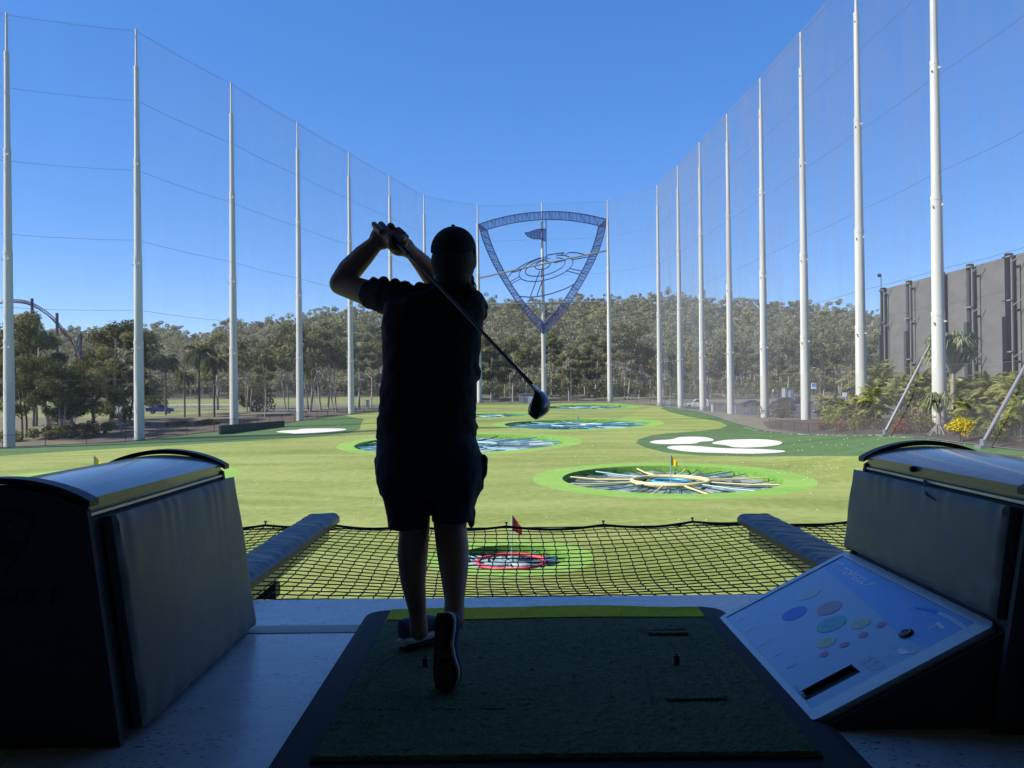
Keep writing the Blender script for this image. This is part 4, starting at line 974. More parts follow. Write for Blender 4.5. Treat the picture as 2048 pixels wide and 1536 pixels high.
ropenet(2.0, 4.0, 4.205, lambda s: 6.3-.1*s, .083, 'black rope net outside the right padded arm', .08)
q = MB(); q.tube([(-6, 6.42, -.0), (0, 6.36, -.02), (6, 6.3, -.0)], .005, 6); tag(obj('steel_cable', q, M['cable']), 'taut thin cable along the far edge of the rope nets', 'cable')

# ------------------------------------------------------------------ the golfer
M['skin'] = mat('skin', (.46, .23, .145), .5, noise=(20, .12)); M['shirt'] = mat('dark_shirt', (.012, .014, .022), .9, bump=(220, .3, .001)); M['shorts'] = mat('navy_shorts', (.014, .020, .040), .85, bump=(160, .3, .001))
M['cap'] = mat('dark_cap', (.012, .013, .018), .85); M['hair'] = mat('grey_beard', (.06, .05, .045), .8); M['shoe'] = mat('navy_shoe', (.05, .075, .14), .7, bump=(120, .4, .002)); M['midsole'] = mat('white_midsole', (.80, .82, .84), .6); M['outsole'] = mat('dark_outsole', (.016, .016, .02), .7); M['outsole2'] = mat('brown_outsole_pad', (.13, .085, .07), .7)
FY = 3.14
gx, gy = -.335, 3.10
P = thing('person', 'golfer seen from behind at the end of a swing in dark cap, shirt and shorts', 'person', (gx, gy, .04)); L = at0(P)
a_ = lambda u, v, Y: L(A(u, v, Y))
# body: one skin from head to shoes
q = MB()
HD = A(909, 520, 3.13); hd = L(HD); yaw = R(-9)               # face turned to the right of the far end
HM = Matrix.Rotation(yaw, 3, 'Z') @ Matrix.Rotation(R(4), 3, 'X')
hl = lambda x, y, z: hd+HM @ Vector((x, y, z))                # head space: +y is the face
q.ell(hl(0, -.012, .028), (.076, .090, .092), HM, 28, 20)      # skull
q.ell(hl(0, .030, -.045), (.060, .062, .070), HM, 24, 16)      # jaw
q.cone(hl(0, .075, -.085), hl(0, .070, -.100), .026, .022)     # chin
q.cone(hl(0, .092, .012), hl(0, .112, -.022), .010, .016, 12); q.cone(hl(0, .108, -.024), hl(0, .100, -.028), .018, .018, 12, 4)   # nose
q.cone(hl(-.02, .086, -.055), hl(.02, .086, -.055), .013, .013, 10); q.cone(hl(-.018, .083, -.068), hl(.018, .083, -.068), .013, .013, 10)   # lips
q.cone(hl(-.045, .072, .030), hl(.045, .072, .030), .016, .016, 12)    # brow
for s in (-1, 1): q.ell(hl(s*.043, .068, -.020), (.026, .020, .022), HM, 12, 8)      # cheeks
q.chain([a_(905, 556, 3.12), a_(902, 590, 3.12), a_(890, 625, 3.11)], [.076, .072, .075], 20)   # neck
q.chain([a_(800, 606, 3.14), a_(868, 620, 3.11), a_(940, 616, 3.14)], [.060, .072, .060], 20)   # shoulders
q.chain([a_(866, 650, 3.12), a_(860, 740, 3.11), a_(856, 840, 3.10), a_(858, 905, 3.09)], [.125, .125, .130, .135], 24, (Vector((0, 1, 0)), .75))
# left arm: elbow out to the left, forearm up to the grip
q.chain([a_(797, 606, 3.14), a_(735, 586, 3.23), a_(682, 568, 3.31)], [.060, .055, .048], 18)
q.chain([a_(682, 567, 3.31), a_(700, 540, 3.30), a_(728, 510, 3.26), a_(756, 482, 3.22)], [.050, .052, .045, .031], 18)
# right arm: across the chest, forearm rising behind the head
q.chain([a_(938, 614, 3.14), a_(912, 606, 3.28), a_(888, 588, 3.42)], [.060, .054, .046], 18)
q.chain([a_(888, 586, 3.42), a_(868, 556, 3.39), a_(845, 527, 3.32), a_(822, 503, 3.25)], [.046, .050, .041, .030], 18)
# legs
q.chain([a_(812, 900, 3.09), a_(822, 980, 3.10), a_(829, 1058, 3.12)], [.098, .082, .062], 20)
q.chain([a_(829, 1056, 3.12), a_(825, 1112, 3.15), a_(826, 1160, 3.16), a_(835, 1222, 3.17), a_(838, 1262, 3.165)], [.061, .0625, .052, .036, .038], 20)
q.chain([a_(903, 900, 3.08), a_(902, 980, 3.09), a_(900, 1052, 3.11)], [.098, .083, .066], 20)
q.chain([a_(900, 1050, 3.11), a_(906, 1105, 3.06), a_(908, 1140, 3.02), a_(909, 1200, 2.945), a_(908, 1242, 2.90)], [.066, .0645, .056, .038, .040], 20)
# hands on the grip
B0, B1 = A(762, 449, 3.265), A(1068, 774, 2.47)               # club butt, hosel
ax = (B1-B0).normalized(); gpnt = lambda d: L(B0+ax*d)
def hand(d0, wr, side, flip):
    """five fingers closed round the grip; wr: wrist; d0: distance of the hand's middle from the butt"""
    c = gpnt(d0); w_ = (wr-c); w_ = (w_-ax*w_.dot(ax)).normalized(); b_ = ax.cross(w_)*flip
    rd = .027
    q.chain([wr, wr.lerp(c+w_*.030, .5), c+w_*.040+b_*.012+ax*.012, c+w_*.040+b_*.012-ax*.012], [.031, .040, .042, .042], 16)
    for k, (off, rf, ln) in enumerate(((-.036, .0108, 205), (-.0125, .0122, 232), (.012, .0126, 245), (.036, .0118, 225))):
        off = off*side; pts = []; n = 7
        for j in range(n):
            an = R(-62+ln*j/(n-1)); rr = rd+.006*(1.1 if j in (2, 4) else .6)+(.012 if j == 0 else 0)
            pts.append(c+ax*(off+.004*math.sin(j*.8)*side)+w_*(rr*math.cos(an))+b_*(rr*math.sin(an)))
        q.chain(pts, [rf*1.18, rf*1.15, rf*1.02, rf*1.08, rf*.95, rf*.95, rf*.85], 12)
    th = [c+w_*.034-b_*.012-ax*(.0)+ax*.012*side, c+w_*.020-b_*.030+ax*.030*side, c-b_*.030-w_*.002+ax*.055*side, c-b_*.020-w_*.014+ax*.074*side]
    q.chain(th, [.016, .0135, .0115, .0095], 12)
hand(.055, a_(754, 484, 3.22), 1, 1)
hand(.128, a_(823, 505, 3.25), 1, -1)
body = remesh('body', q, M['skin'], .0055, 4, None, P)
for s in (-1, 1):                                              # ears, eyes
    q = MB(); q.ell(hl(s*.083, -.004, -.004), (.010, .020, .033), HM @ Matrix.Rotation(R(18*s), 3, 'Z'), 14, 10); obj('ear', q, M['skin'], P)
    q = MB(); q.ell(hl(s*.031, .080, .012), (.012, .010, .009), HM, 12, 8); obj('eye', q, M['white'], P)
q = MB(); cap = []                                             # cap: crown, brim, button
for k in range(9):
    th = R(90*k/8); cap.append([hl(.0915*math.cos(th)*math.cos(p), -.014+(.105*math.sin(p))*math.cos(th), .040+.094*math.sin(th)**.92-.030*max(0, -math.sin(p))*math.cos(th)) for p in [2*math.pi*j/32 for j in range(32)]])
q.loft(cap); cp = obj('cap', q, M['cap'], P)
q = MB(); q.ell(hl(0, -.008, .136), (.008, .008, .006)); obj('cap_button', q, M['cap'], cp)
q = MB(); top = []; 
for k in range(13):
    an = R(15+150*k/12); top.append((hl(.080*math.cos(an), .055+.030*math.sin(an), .050), hl(.078*math.cos(an), .058+.085*math.sin(an), .038-.012*abs(math.cos(an)))))
q.v = [p for a, b_ in top for p in (a, b_)]+[p-Vector((0, 0, .005)) for a, b_ in top for p in (a, b_)]
n2 = 26; q.f = [(2*k, 2*k+1, 2*k+3, 2*k+2) for k in range(12)]+[(n2+2*k, n2+2*k+2, n2+2*k+3, n2+2*k+1) for k in range(12)]+[(2*k+1, n2+2*k+1, n2+2*k+3, 2*k+3) for k in range(12)]+[(2*k, 2*k+2, n2+2*k+2, n2+2*k) for k in range(12)]+[(0, n2, n2+1, 1), (24, 25, n2+25, n2+24)]
obj('cap_brim', q, M['cap'], cp)
q = MB()                                                       # short hair at the back, beard
q.ell(hl(0, -.024, -.012), (.0885, .100, .100), HM, 24, 14); q.cone(hl(0, -.045, -.05), hl(0, -.030, -.125), .070, .074, 20); obj('hair', q, M['hair'], P)
q = MB(); rr_ = random.Random(2)
for k in range(150):
    an = rr_.uniform(-1.35, 1.35); zz = rr_.uniform(-.115, -.050)
    p0 = hl(.062*math.sin(an), .030+.055*math.cos(an), zz); ln = rr_.uniform(.025, .06); dr_ = HM @ Vector((.25*math.sin(an)+rr_.gauss(0, .15), .35*math.cos(an)+rr_.gauss(0, .1), -1)); q.tube([p0, p0+dr_*ln*.5, p0+dr_*ln+Vector((rr_.gauss(0, .004), 0, 0))], [.0035, .003, .0008], 4)
q.ell(hl(0, .050, -.088), (.050, .045, .040), HM, 20, 12); obj('beard', q, M['hair'], P)
q = MB()
for s in (-1, 1):
    pts = [hl(s*(.033+.024*math.cos(t)), .096, .012+.019*math.sin(t)) for t in [2*math.pi*k/16 for k in range(17)]]; q.tube(pts, .0018, 5)
    q.tube([hl(s*.057, .096, .018), hl(s*.080, .060, .018), hl(s*.083, -.005, .012)], .002, 5)
q.tube([hl(-.010, .100, .016), hl(.010, .100, .016)], .0018, 5); obj('glasses', q, M['trim'], P)
# shirt
q = MB()
def ringp(v, uc, hu, hd_, Y, n=40, tw=0):
    out = []
    for k in range(n):
        an = 2*math.pi*k/n; c, s_ = math.cos(an), math.sin(an); e = .82
        out.append(L(A(uc+hu*math.copysign(abs(c)**e, c), v, Y))+Vector((0, hd_*math.copysign(abs(s_)**e, s_), 0)))
    return out
q.loft([ringp(*a) for a in ((577, 905, 44, .070, 3.115), (586, 900, 62, .085, 3.115), (597, 882, 86, .098, 3.12), (612, 868, 99, .110, 3.12), (640, 866, 101, .122, 3.12), (690, 864, 98, .128, 3.115), (740, 860, 95, .128, 3.11), (790, 857, 95, .128, 3.11), (840, 855, 97, .132, 3.10), (874, 853, 99, .135, 3.10), (878, 853, 96, .13, 3.10))])
q.chain([a_(806, 607, 3.13), a_(775, 598, 3.165), a_(748, 589, 3.21)], [.070, .066, .064], 22); q.chain([a_(936, 612, 3.13), a_(940, 610, 3.20), a_(925, 606, 3.27)], [.070, .068, .064], 22)
q.chain([a_(838, 592, 3.12), a_(868, 588, 3.11), a_(920, 580, 3.10)], [.040, .048, .050], 16)
for (u, v, Y, r1, du, dv) in ((750, 570, 3.20, .020, 3, 14), (772, 573, 3.17, .024, 4, 16), (793, 574, 3.15, .022, 3, 14), (818, 578, 3.14, .026, 8, 8), (848, 579, 3.12, .026, 8, 6), (962, 606, 3.14, .024, 4, 14), (962, 624, 3.14, .024, 2, 10), (950, 742, 3.10, .022, 2, 22), (770, 668, 3.12, .018, 2, 24), (942, 842, 3.09, .02, 4, 20), (766, 850, 3.09, .02, 4, 20)):
    q.cone(a_(u-du, v-dv*.5, Y-.02), a_(u+du, v+dv*.5, Y+.03), r1, r1, 10)
remesh('shirt', q, M['shirt'], .0065, 6, (.07, .018), P)
q = MB(); q.chain([a_(862, 574, 3.15), a_(876, 573, 3.06), a_(906, 571, 3.035), a_(934, 574, 3.06), a_(946, 580, 3.15)], [.016, .02, .02, .02, .016], 12); obj('collar', q, M['shirt'], P)
# shorts
q = MB()
q.loft([ringp(*a) for a in ((858, 853, 94, .128, 3.095), (880, 855, 99, .134, 3.09), (910, 858, 104, .140, 3.09), (940, 859, 107, .140, 3.09), (965, 859, 106, .13, 3.09), (990, 859, 100, .11, 3.09))])
q.loft([ringp(v, u, h, d, Y) for v, u, h, d, Y in ((950, 807, 52, .125, 3.09), (985, 811, 47.5, .118, 3.095), (1015, 815, 43, .110, 3.10), (1040, 817, 40, .102, 3.105), (1054, 817.5, 41, .100, 3.105))])
q.loft([ringp(v, u, h, d, Y) for v, u, h, d, Y in ((950, 912, 52, .125, 3.09), (985, 910, 46.5, .118, 3.09), (1012, 907, 42, .110, 3.095), (1030, 905, 40.5, .104, 3.10), (1041, 905, 41.5, .102, 3.10))])
for (u, v, Y, r1) in ((967, 935, 3.09, .022), (960, 960, 3.09, .022), (755, 935, 3.09, .016), (783, 1036, 3.10, .018), (943, 1036, 3.10, .016)): q.cone(a_(u, v-14, Y), a_(u, v+14, Y), r1, r1*.8, 12)
sho = remesh('shorts', q, M['shorts'], .0065, 6, (.07, .013), P)
q = MB(); q.chain([a_(968, 912, 3.08), a_(969, 925, 3.08), a_(966, 940, 3.08)], [.007, .009, .007], 8); obj('pocket_tab', q, M['shorts'], sho)
# shoes
def shoe(heel, fwd, up, ln=.295, mir=1, hs_=1.0):
    fwd = Vector(fwd).normalized(); up = Vector(up); up = (up-fwd*up.dot(fwd)).normalized(); sd_ = fwd.cross(up)*mir
    heel = Vector(heel); X = lambda f, s, z: heel+fwd*f*ln+sd_*s+up*z*hs_
    st = [(0, .020, 0), (.03, .030, -.002), (.10, .036, -.002), (.22, .036, 0), (.40, .032, .004), (.55, .038, .004), (.70, .047, .002), (.82, .046, .003), (.92, .036, .007), (.98, .020, .010), (1, .008, .012)]
    N = 22
    def sec(z0, z1, grow, lift):
        rings = []
        for f, w2, off in st:
            tl_ = .022*max(0, (f-.72)/.28)**2; ring = []
            for k in range(N):
                an = 2*math.pi*k/N; c, s_ = math.cos(an), math.sin(an)
                zc = (z0+z1)/2; ring.append(X(f, off*2+(w2*grow)*math.copysign(abs(c)**.6, c), zc+(z1-z0)/2*math.copysign(abs(s_)**.6, s_)+tl_))
            rings.append(ring)
        return rings
    q = MB(); q.loft(sec(0, .012, .99, 0)); o1 = obj('outsole', q, M['outsole'], P)
    q = MB(); q.loft(sec(.0125, .036, 1.06, 0)); obj('midsole', q, M['midsole'], P)
    q = MB(); rings = []
    hts = [.082, .096, .098, .094, .094, .086, .070, .056, .046, .038, .034]
    for (f, w2, off), h in zip(st, hts):
        tl_ = .022*max(0, (f-.72)/.28)**2; ring = []
        for k in range(N):
            an = 2*math.pi*k/N; c, s_ = math.cos(an), math.sin(an); zc, hz = (.0365+h)/2, (h-.0365)/2
            ring.append(X(min(f+.012, .992), off*2+w2*.98*math.copysign(abs(c)**.7, c)*(1-.28*max(0, s_)*(h > .07)), zc+hz*math.copysign(abs(s_)**.75, s_)+tl_))
        rings.append(ring)
    q.loft(rings); obj('shoe_upper', q, M['shoe'], P)
    q = MB()
    for f0, f1, w2 in ((.60, .70, .036), (.72, .80, .038), (.82, .90, .030), (.44, .56, .026)):
        q.prism([X(f0, -w2+.006, -.0015), X(f0+.02, w2*.2, -.0015), X(f0, w2+.006, -.0015), X(f1, w2+.006, -.0015), X(f1+.015, w2*.2, -.0015), X(f1, -w2+.006, -.0015)], up*.002)
    q.prism([X(.10, -.014, -.0015), X(.10, .012, -.0015), X(.40, .020, -.0015), X(.40, .004, -.0015)], up*.002); obj('tread', q, M['outsole2'], o1, False)
hl_ = G(817, 1308, .046); shoe(L(Vector((hl_.x-.030, hl_.y+.045, .044))), (.66, .75, .0), (-.10, .16, 1), .29, 1, 1.28)
tp, tq = A(893, 1390, 2.745), A(884, 1226, 2.80)
shoe(L(tq), tp-tq, (.34, 1, .12), (tp-tq).length, -1)
# the club
t = thing('golf_club', 'driver swung over the golfer\'s back with dark rounded head at the right', 'golf club', B0); L = at0(t)
q = MB(); q.tube([L(B0+ax*d) for d in (-.01, 0, .10, .27)], [.010, .0145, .0125, .0105], 12); obj('grip', q, M['black'], t)
M['graphite'] = mat('graphite_shaft', (.010, .011, .015), .5, spec=.4); M['crown'] = mat('black_club_crown', (.012, .014, .020), .18, spec=.6, coat=.6); M['face'] = mat('grey_club_face', (.10, .115, .14), .28, metal=.5)
q = MB(); q.tube([L(B0+ax*.27), L(B0.lerp(B1, .72)), L(B1)], [.0072, .0064, .0056], 10); q.tube([L(B0.lerp(B1, .93)), L(B1)], [.0065, .0075], 10); obj('shaft', q, M['graphite'], t)
rings = []; Yc = 2.455
for v, u0, u1, d in ((768, 1062, 1068, .008), (776, 1066, 1076, .012), (784, 1068, 1086, .018), (793, 1065, 1094, .030), (802, 1061, 1099, .042), (811, 1057, 1101, .050), (819, 1055.5, 1100, .054), (826, 1057, 1097, .050), (832, 1062, 1090, .040), (836, 1067, 1084, .026), (838.5, 1072, 1079, .010)):
    ring = []
    for k in range(28):
        an = 2*math.pi*k/28; c, s_ = math.cos(an), math.sin(an)
        ring.append(L(A((u0+u1)/2+(u1-u0)/2*c, v+.06*(u1-u0)*c*-1, Yc))+Vector((0, d*s_*(1.0 if s_ > 0 else .8)+.020*c, 0)))
    rings.append(ring)
q = MB(); q.loft(rings); obj('club_head', q, M['crown'], t)
q = MB(); fr = [rings[i] for i in range(2, 9)]
ks = [21, 22, 23, 24, 25, 26, 27]
q.v = [tuple(Vector(r[k])+Vector((.0008, -.0022, 0))) for r in fr for k in ks]; q.f = [(j*7+i, j*7+i+1, (j+1)*7+i+1, (j+1)*7+i) for j in range(6) for i in range(6)]; obj('club_face', q, M['face'], t)

# ------------------------------------------------------------------ trees
def leafmesh(name, P, size, m, tint, droop=.35, aspect=.55, rg=None, nrm=None):
    """one small kite-shaped face per leaf clump at each point"""
    rg = rg or rng; P = np.asarray(P, float); n = len(P)
    d = rg.normal(size=(n, 3)); d[:, 2] = d[:, 2]*.8-droop
    d /= np.linalg.norm(d, axis=1)[:, None]
    e = rg.normal(size=(n, 3)); e -= (e*d).sum(1)[:, None]*d; e /= np.linalg.norm(e, axis=1)[:, None]
    if nrm is not None:                   # leaf faces lean outward from their clump
        nv = nrm+rg.normal(size=(n, 3))*.45+np.array([0, 0, .15]); nv /= np.linalg.norm(nv, axis=1)[:, None]
        d = d-(d*nv).sum(1)[:, None]*nv; d /= np.linalg.norm(d, axis=1)[:, None]+1e-9; e = np.cross(nv, d)
    L_ = (np.asarray(size)*rg.uniform(.6, 1.4, n))[:, None]; W_ = L_*aspect
    V = np.empty((n, 4, 3)); V[:, 0] = P-d*L_*.5; V[:, 1] = P+e*W_*.5; V[:, 2] = P+d*L_*.5; V[:, 3] = P-e*W_*.5
    me = bpy.data.meshes.new(name); me.vertices.add(n*4); me.loops.add(n*4); me.polygons.add(n)
    me.vertices.foreach_set('co', V.reshape(-1)); me.loops.foreach_set('vertex_index', np.arange(n*4))
    me.polygons.foreach_set('loop_start', np.arange(0, n*4, 4)); me.materials.append(m)
    at = me.attributes.new('tint', 'FLOAT', 'FACE'); at.data.foreach_set('value', np.clip(tint, 0, 1).astype(np.float32))
    me.update(calc_edges=True); me.validate(); return me
def clumps(C, rad, n, rg, flat=.75):
    """points on and in lumpy balls"""
    out, idx, nn = [], [], []
    for i, (c, r) in enumerate(zip(C, rad)):
        k = max(4, int(n*(r/np.mean(rad))**2)); d = rg.normal(size=(k, 3)); d /= np.linalg.norm(d, axis=1)[:, None]
        rr = r*rg.uniform(.35, 1.0, k)**.5; p = d*rr[:, None]; p[:, 2] *= flat; out.append(p+c); idx.append(np.full(k, i)); nn.append(d)
    clumps.n = np.concatenate(nn)
    return np.concatenate(out), np.concatenate(idx)
def gum(seed, h, spread, trunks, nleaf, leaf, low, lm, bm, lean=0, dense=1.0, tr=.20):
    """a eucalypt: pale forking stems, clumps of hanging leaves at the branch ends; returns trunk and crown meshes"""
    rg = np.random.default_rng(seed); q = MB(); C, Rd = [], []
    for k in range(trunks):
        a = rg.uniform(0, 6.28); sp_ = spread*(.10 if trunks == 1 else .34)
        base = Vector((.25*math.cos(a)*(trunks > 1), .25*math.sin(a)*(trunks > 1), -.3))
        tip = Vector((sp_*math.cos(a)+lean*h, sp_*math.sin(a), h*rg.uniform(.80, .95)))
        pts = []
        for j in range(9): f = j/8; p = base.lerp(tip, f); w_ = h*.022*math.sin(f*5+a); pts.append(p+Vector((w_*math.cos(a+1.5), w_*math.sin(a+1.5), 0)))
        r0 = tr*rg.uniform(.8, 1.1)*(1 if trunks == 1 else .75)
        q.tube(pts, [r0*(1-.82*j/8)+.02 for j in range(9)], 8)
        nb = int(rg.integers(7, 11))
        for b_ in range(nb):
            f = low+(1-low)*(b_+.3)/nb; i = min(int(f*8), 7); s = pts[i].lerp(pts[i+1], f*8-i)
            an = a+b_*2.4+rg.uniform(-.4, .4); ln = spread*(.95-.45*abs(f-.6))*rg.uniform(.55, 1.1)*(1.15-f*.5)
            e = s+Vector((ln*math.cos(an), ln*math.sin(an), ln*rg.uniform(.35, .95)))
            if e.z > h*1.04: e.z = h*1.04
            md = s.lerp(e, .5)+Vector((0, 0, -ln*.06)); rb = r0*(1-.8*f)*.55+.015
            q.tube([s, md, e], [rb, rb*.7, rb*.3], 6)
            for tw in range(3):
                e2 = e+Vector(rg.normal(size=3))*spread*.20; e2.z = e.z+abs(rg.normal())*spread*.10-.1
                q.tube([md.lerp(e, .5), e2], [rb*.4, .012], 4)
                C.append(e2); Rd.append(spread*rg.uniform(.16, .30)*dense)
            C.append(e); Rd.append(spread*rg.uniform(.20, .34)*dense)
            if rg.random() < .5: C.append(md.lerp(e, .6)); Rd.append(spread*.17*dense)
    P, ix = clumps(np.array([tuple(c) for c in C]), np.array(Rd), nleaf/len(C), rg)
    ct = rg.uniform(.1, .8, len(C)); ti = ct[ix]+rg.normal(0, .10, len(P))
    return mesh('trunk', q, bm), leafmesh('crown', P, leaf, lm, ti, .45, .5, rg, clumps.n)
def tree(name, label, cat, me, loc, rot=0, sc=1, group=None):
    t = thing(name, label, cat, loc, group); t.rotation_euler = (0, 0, rot); t.scale = sc if hasattr(sc, '__len__') else (sc,)*3
    link('trunk', me[0], t); link('crown', me[1], t); return t
# the wooded hill, seen as one mass
def forest():
    rg = np.random.default_rng(21); C, Rd, Tn, Lf = [], [], [], []
    q = MB(); y = 268.0; row = 0
    while y < 600:
        st = 5.4+(y-268)*.010; x0 = -1.15*y; x = x0+rg.uniform(0, st)
        while x < .80*y:
            px, py = x+rg.normal(0, 1.6), y+rg.normal(0, 2.2); u = 1024+FPX*px/py
            if py > 262 and (u < 1790 or rg.random() < .25) and (u > -80 or (u > -800 and rg.random() < .8)):
                gz = float(ZO(px, py)); h = rg.uniform(6.5, 13.5)*(1.28 if rg.random() < .14 else 1); wd = rg.uniform(3.0, 4.9)
                tone = rg.uniform(.15, .75); tone += .35 if rg.random() < .06 else 0
                nb = int(rg.integers(4, 8))
                for b_ in range(nb):
                    an = rg.uniform(0, 6.28); rr = wd*rg.uniform(.1, .85); C.append((px+rr*math.cos(an), py+rr*math.sin(an), gz+h*rg.uniform(.30, 1.0))); Rd.append(wd*rg.uniform(.28, .5)); Tn.append(tone+rg.normal(0, .13))
                if py < 330 or rg.random() < .25:
                    lx = rg.normal(0, .8); q.tube([(px, py, gz-.4), (px+lx*.4, py, gz+h*.45), (px+lx, py, gz+h*.9)], [.17, .13, .05], 5)
            x += st*rg.uniform(.75, 1.3)
        y += 5.6+(y-268)*.011
    C, Rd, Tn = np.array(C), np.array(Rd), np.array(Tn)
    P, ix = clumps(C, Rd, 42, rg, .7)
    ti = Tn[ix]+rg.normal(0, .07, len(P)); sz = .50+.0016*P[:, 1]*.55
    me = leafmesh('forest', P, sz, M['forest'], ti, .3, .6, rg, clumps.n)
    tag(link('forest', me), kind='stuff'); 
    tag(obj('forest_trunks', q, M['bark']), kind='stuff')
forest()
# low scrub at the foot of the hill
rg = np.random.default_rng(8); Cx = [];
for k in range(1050):
    y = rg.uniform(236, 288); x = rg.uniform(-.74*y, .58*y)
    if x < -6 and y < 284: y = rg.uniform(286, 300) if x < -60 else rg.uniform(264, 290)
    Cx.append((x, y, zt(x, y)+rg.uniform(.2, 2.6)))
P_, ix = clumps(np.array(Cx), rg.uniform(.9, 2.4, len(Cx)), 55, rg, .8)
tag(link('scrub', leafmesh('scrub', P_, .7, M['gumd'], rg.uniform(.0, .7, len(Cx))[ix]+rg.normal(0, .08, len(P_)), .2, .6, rg, clumps.n)), kind='stuff')
# kinds of single trees
KIND = [gum(31, 17, 4.6, 1, 2600, .62, .42, M['gum'], M['bark']), gum(32, 16, 4.8, 2, 3000, .62, .45, M['gum'], M['bark']), gum(33, 18, 4.4, 1, 2600, .62, .50, M['gum'], M['bark']),
        gum(34, 15, 5.2, 3, 3200, .62, .42, M['gum'], M['bark']), gum(35, 17, 4.8, 1, 2300, .66, .38, M['gum'], M['bark']), gum(36, 14, 4.2, 1, 2600, .6, .25, M['gumd'], M['bark'])]
KN = ['slender pale stemmed gum tree', 'twin stemmed gum tree', 'tall thin crowned gum tree', 'many stemmed gum tree', 'loose crowned gum tree', 'leafy dark gum tree']
poles = sorted([(U(p[0], p[1], 0), w_, i) for w_, ps in (('left net', LP), ('back net', BP), ('right net', RP[:8])) for i, p in enumerate(ps)])
NUM = ['one', 'two', 'three', 'four', 'five', 'six', 'seven', 'eight', 'nine']
def pname(k): return '%s pole %s' % (poles[k][1], NUM[poles[k][2] if poles[k][1] != 'right net' else poles[k][2]])
def where(u):
    k = 0
    while k < len(poles) and poles[k][0] < u: k += 1
    return k
rows = []
rg = np.random.default_rng(12)
def grow(u, vb, vt, kind, Y, grp='gum trees beyond the nets'):
    x = (u-1024)/FPX*Y; z = zt(x, Y); h = CAMZ+(778-.0113*(u-1024)-vt)*Y/FPX-z
    rows.append((u, x, Y, z, h, kind, grp))
for (u, vt, kind, Y) in ((436,664,4,176),(497,684,3,152),(530,694,2,136),(572,672,1,166),(618,648,3,150),(640,640,0,160),(656,652,2,165),(668,662,1,150),(716,668,2,178),(742,676,0,182)): grow(u, 0, vt, kind, Y)
u = 962.
while u < 1765:
    if abs(u-1085) > 6: grow(u, 0, rg.uniform(655, 705), int(rg.integers(0, 6)), rg.uniform(214, 250))
    u += rg.uniform(17, 34)
for u in (770, 800, 850, 900, 930): grow(u, 0, rg.uniform(650, 690), int(rg.integers(0, 5)), rg.uniform(215, 240))
hh = (17, 16, 18, 15, 17, 14)
gaps = {}
for r0 in sorted(rows): gaps.setdefault(where(r0[0]), []).append(r0)
for k, lst in gaps.items():
    for j, (u, x, Y, z, h, kind, grp) in enumerate(lst):
        pos = ('left of the %s' % pname(0)) if k == 0 else ('right of the %s' % pname(k-1) if k >= len(poles) else (lambda a_, b_: 'between %ss %s and %s' % (a_[0], a_[1], b_[1]) if a_[0] == b_[0] else 'between %s %s and %s %s' % (*a_, *b_))(pname(k-1).rsplit(' ', 1), pname(k).rsplit(' ', 1)))
        od = '' if len(lst) == 1 else (', %s ' % ORD[j])
        s = h/hh[kind]
        tree('gum_tree', ('%s%s%s' % (KN[kind], od or ' ', pos)).strip(), 'tree', KIND[kind], (x, Y, z-.1), rg.uniform(0, 6.28), (s*rg.uniform(.85, 1.1), s*rg.uniform(.85, 1.1), s), grp)
# the near dark cluster behind the left net
NEAR = [gum(41, 14, 4.4, 2, 9500, .34, .22, M['gumd'], M['barkdark'], 0, 1.0, .22), gum(42, 15, 4.6, 1, 9500, .34, .30, M['gum'], M['bark'], .03, 1.0, .26), gum(43, 12, 4.0, 3, 9000, .32, .24, M['gumd'], M['bark'], 0, .95, .2)]
NL = ['dark leafy tree at the left end of the near cluster, right beside the first pole', 'tall olive crowned tree rising highest in the near left cluster', 'dark bushy tree low in the middle of the near left cluster', 'broad dark tree under the roller coaster track',
      'pale stemmed tree leaning at the front of the near left cluster', 'low dark tree in front of the tall olive crowned one', 'tall dark tree just left of the second left net pole', 'olive tree touching the left side of the second pole', 'thin open crowned tree with white forked stem', 'dark tree filling the back of the near left cluster']
for i, (u, vt, kd, Y) in enumerate(((48,690,0,103),(92,618,1,118),(118,715,2,101),(70,640,0,124),(150,735,2,104),(185,715,0,110),(222,648,1,122),(255,640,0,128),(238,770,2,112),(186,700,0,132))):
    x = (u-1024)/FPX*Y; z = zt(x, Y); h = CAMZ+(778-.0113*(u-1024)-vt)*Y/FPX-z; s = h/(14, 15, 12)[kd]
    tree('leafy_tree', NL[i], 'tree', NEAR[kd], (x, Y, z-.1), rg.uniform(0, 6.28), (s*1.05, s*1.05, s), 'near trees behind the left net')
def bush(name, label, cat, loc, r, h, m, n, leaf, tone=(.1, .8), group=None, seed=0, stems=True):
    rg = np.random.default_rng(seed); t = thing(name, label, cat, loc, group); k = 9
    C = np.column_stack([rg.uniform(-r, r, k)*.65, rg.uniform(-r, r, k)*.65, rg.uniform(.25, .8, k)*h])
    P, ix = clumps(C, rg.uniform(.32, .55, k)*min(r, h)*1.0, n/k, rg, .9); P[:, 2] = np.maximum(P[:, 2], .03)
    link('foliage', leafmesh('foliage', P, leaf, m, rg.uniform(*tone, k)[ix]+rg.normal(0, .12, len(P)), .1, .5, rg), t)
    if stems:
        q = MB()
        for c in C[:6]: q.tube([(c[0]*.2, c[1]*.2, -.1), (c[0]*.5, c[1]*.5, c[2]*.5), tuple(c)], [.05*r+.01, .03*r, .008], 5)
        obj('stem', q, M['barkdark'], t)
    return t
def gl(u, v, Y=None):
    if Y is None: x, y = T(u, v, zt)
    else: x, y = (u-1024)/FPX*Y, Y
    return Vector((x, y, zt(x, y)))
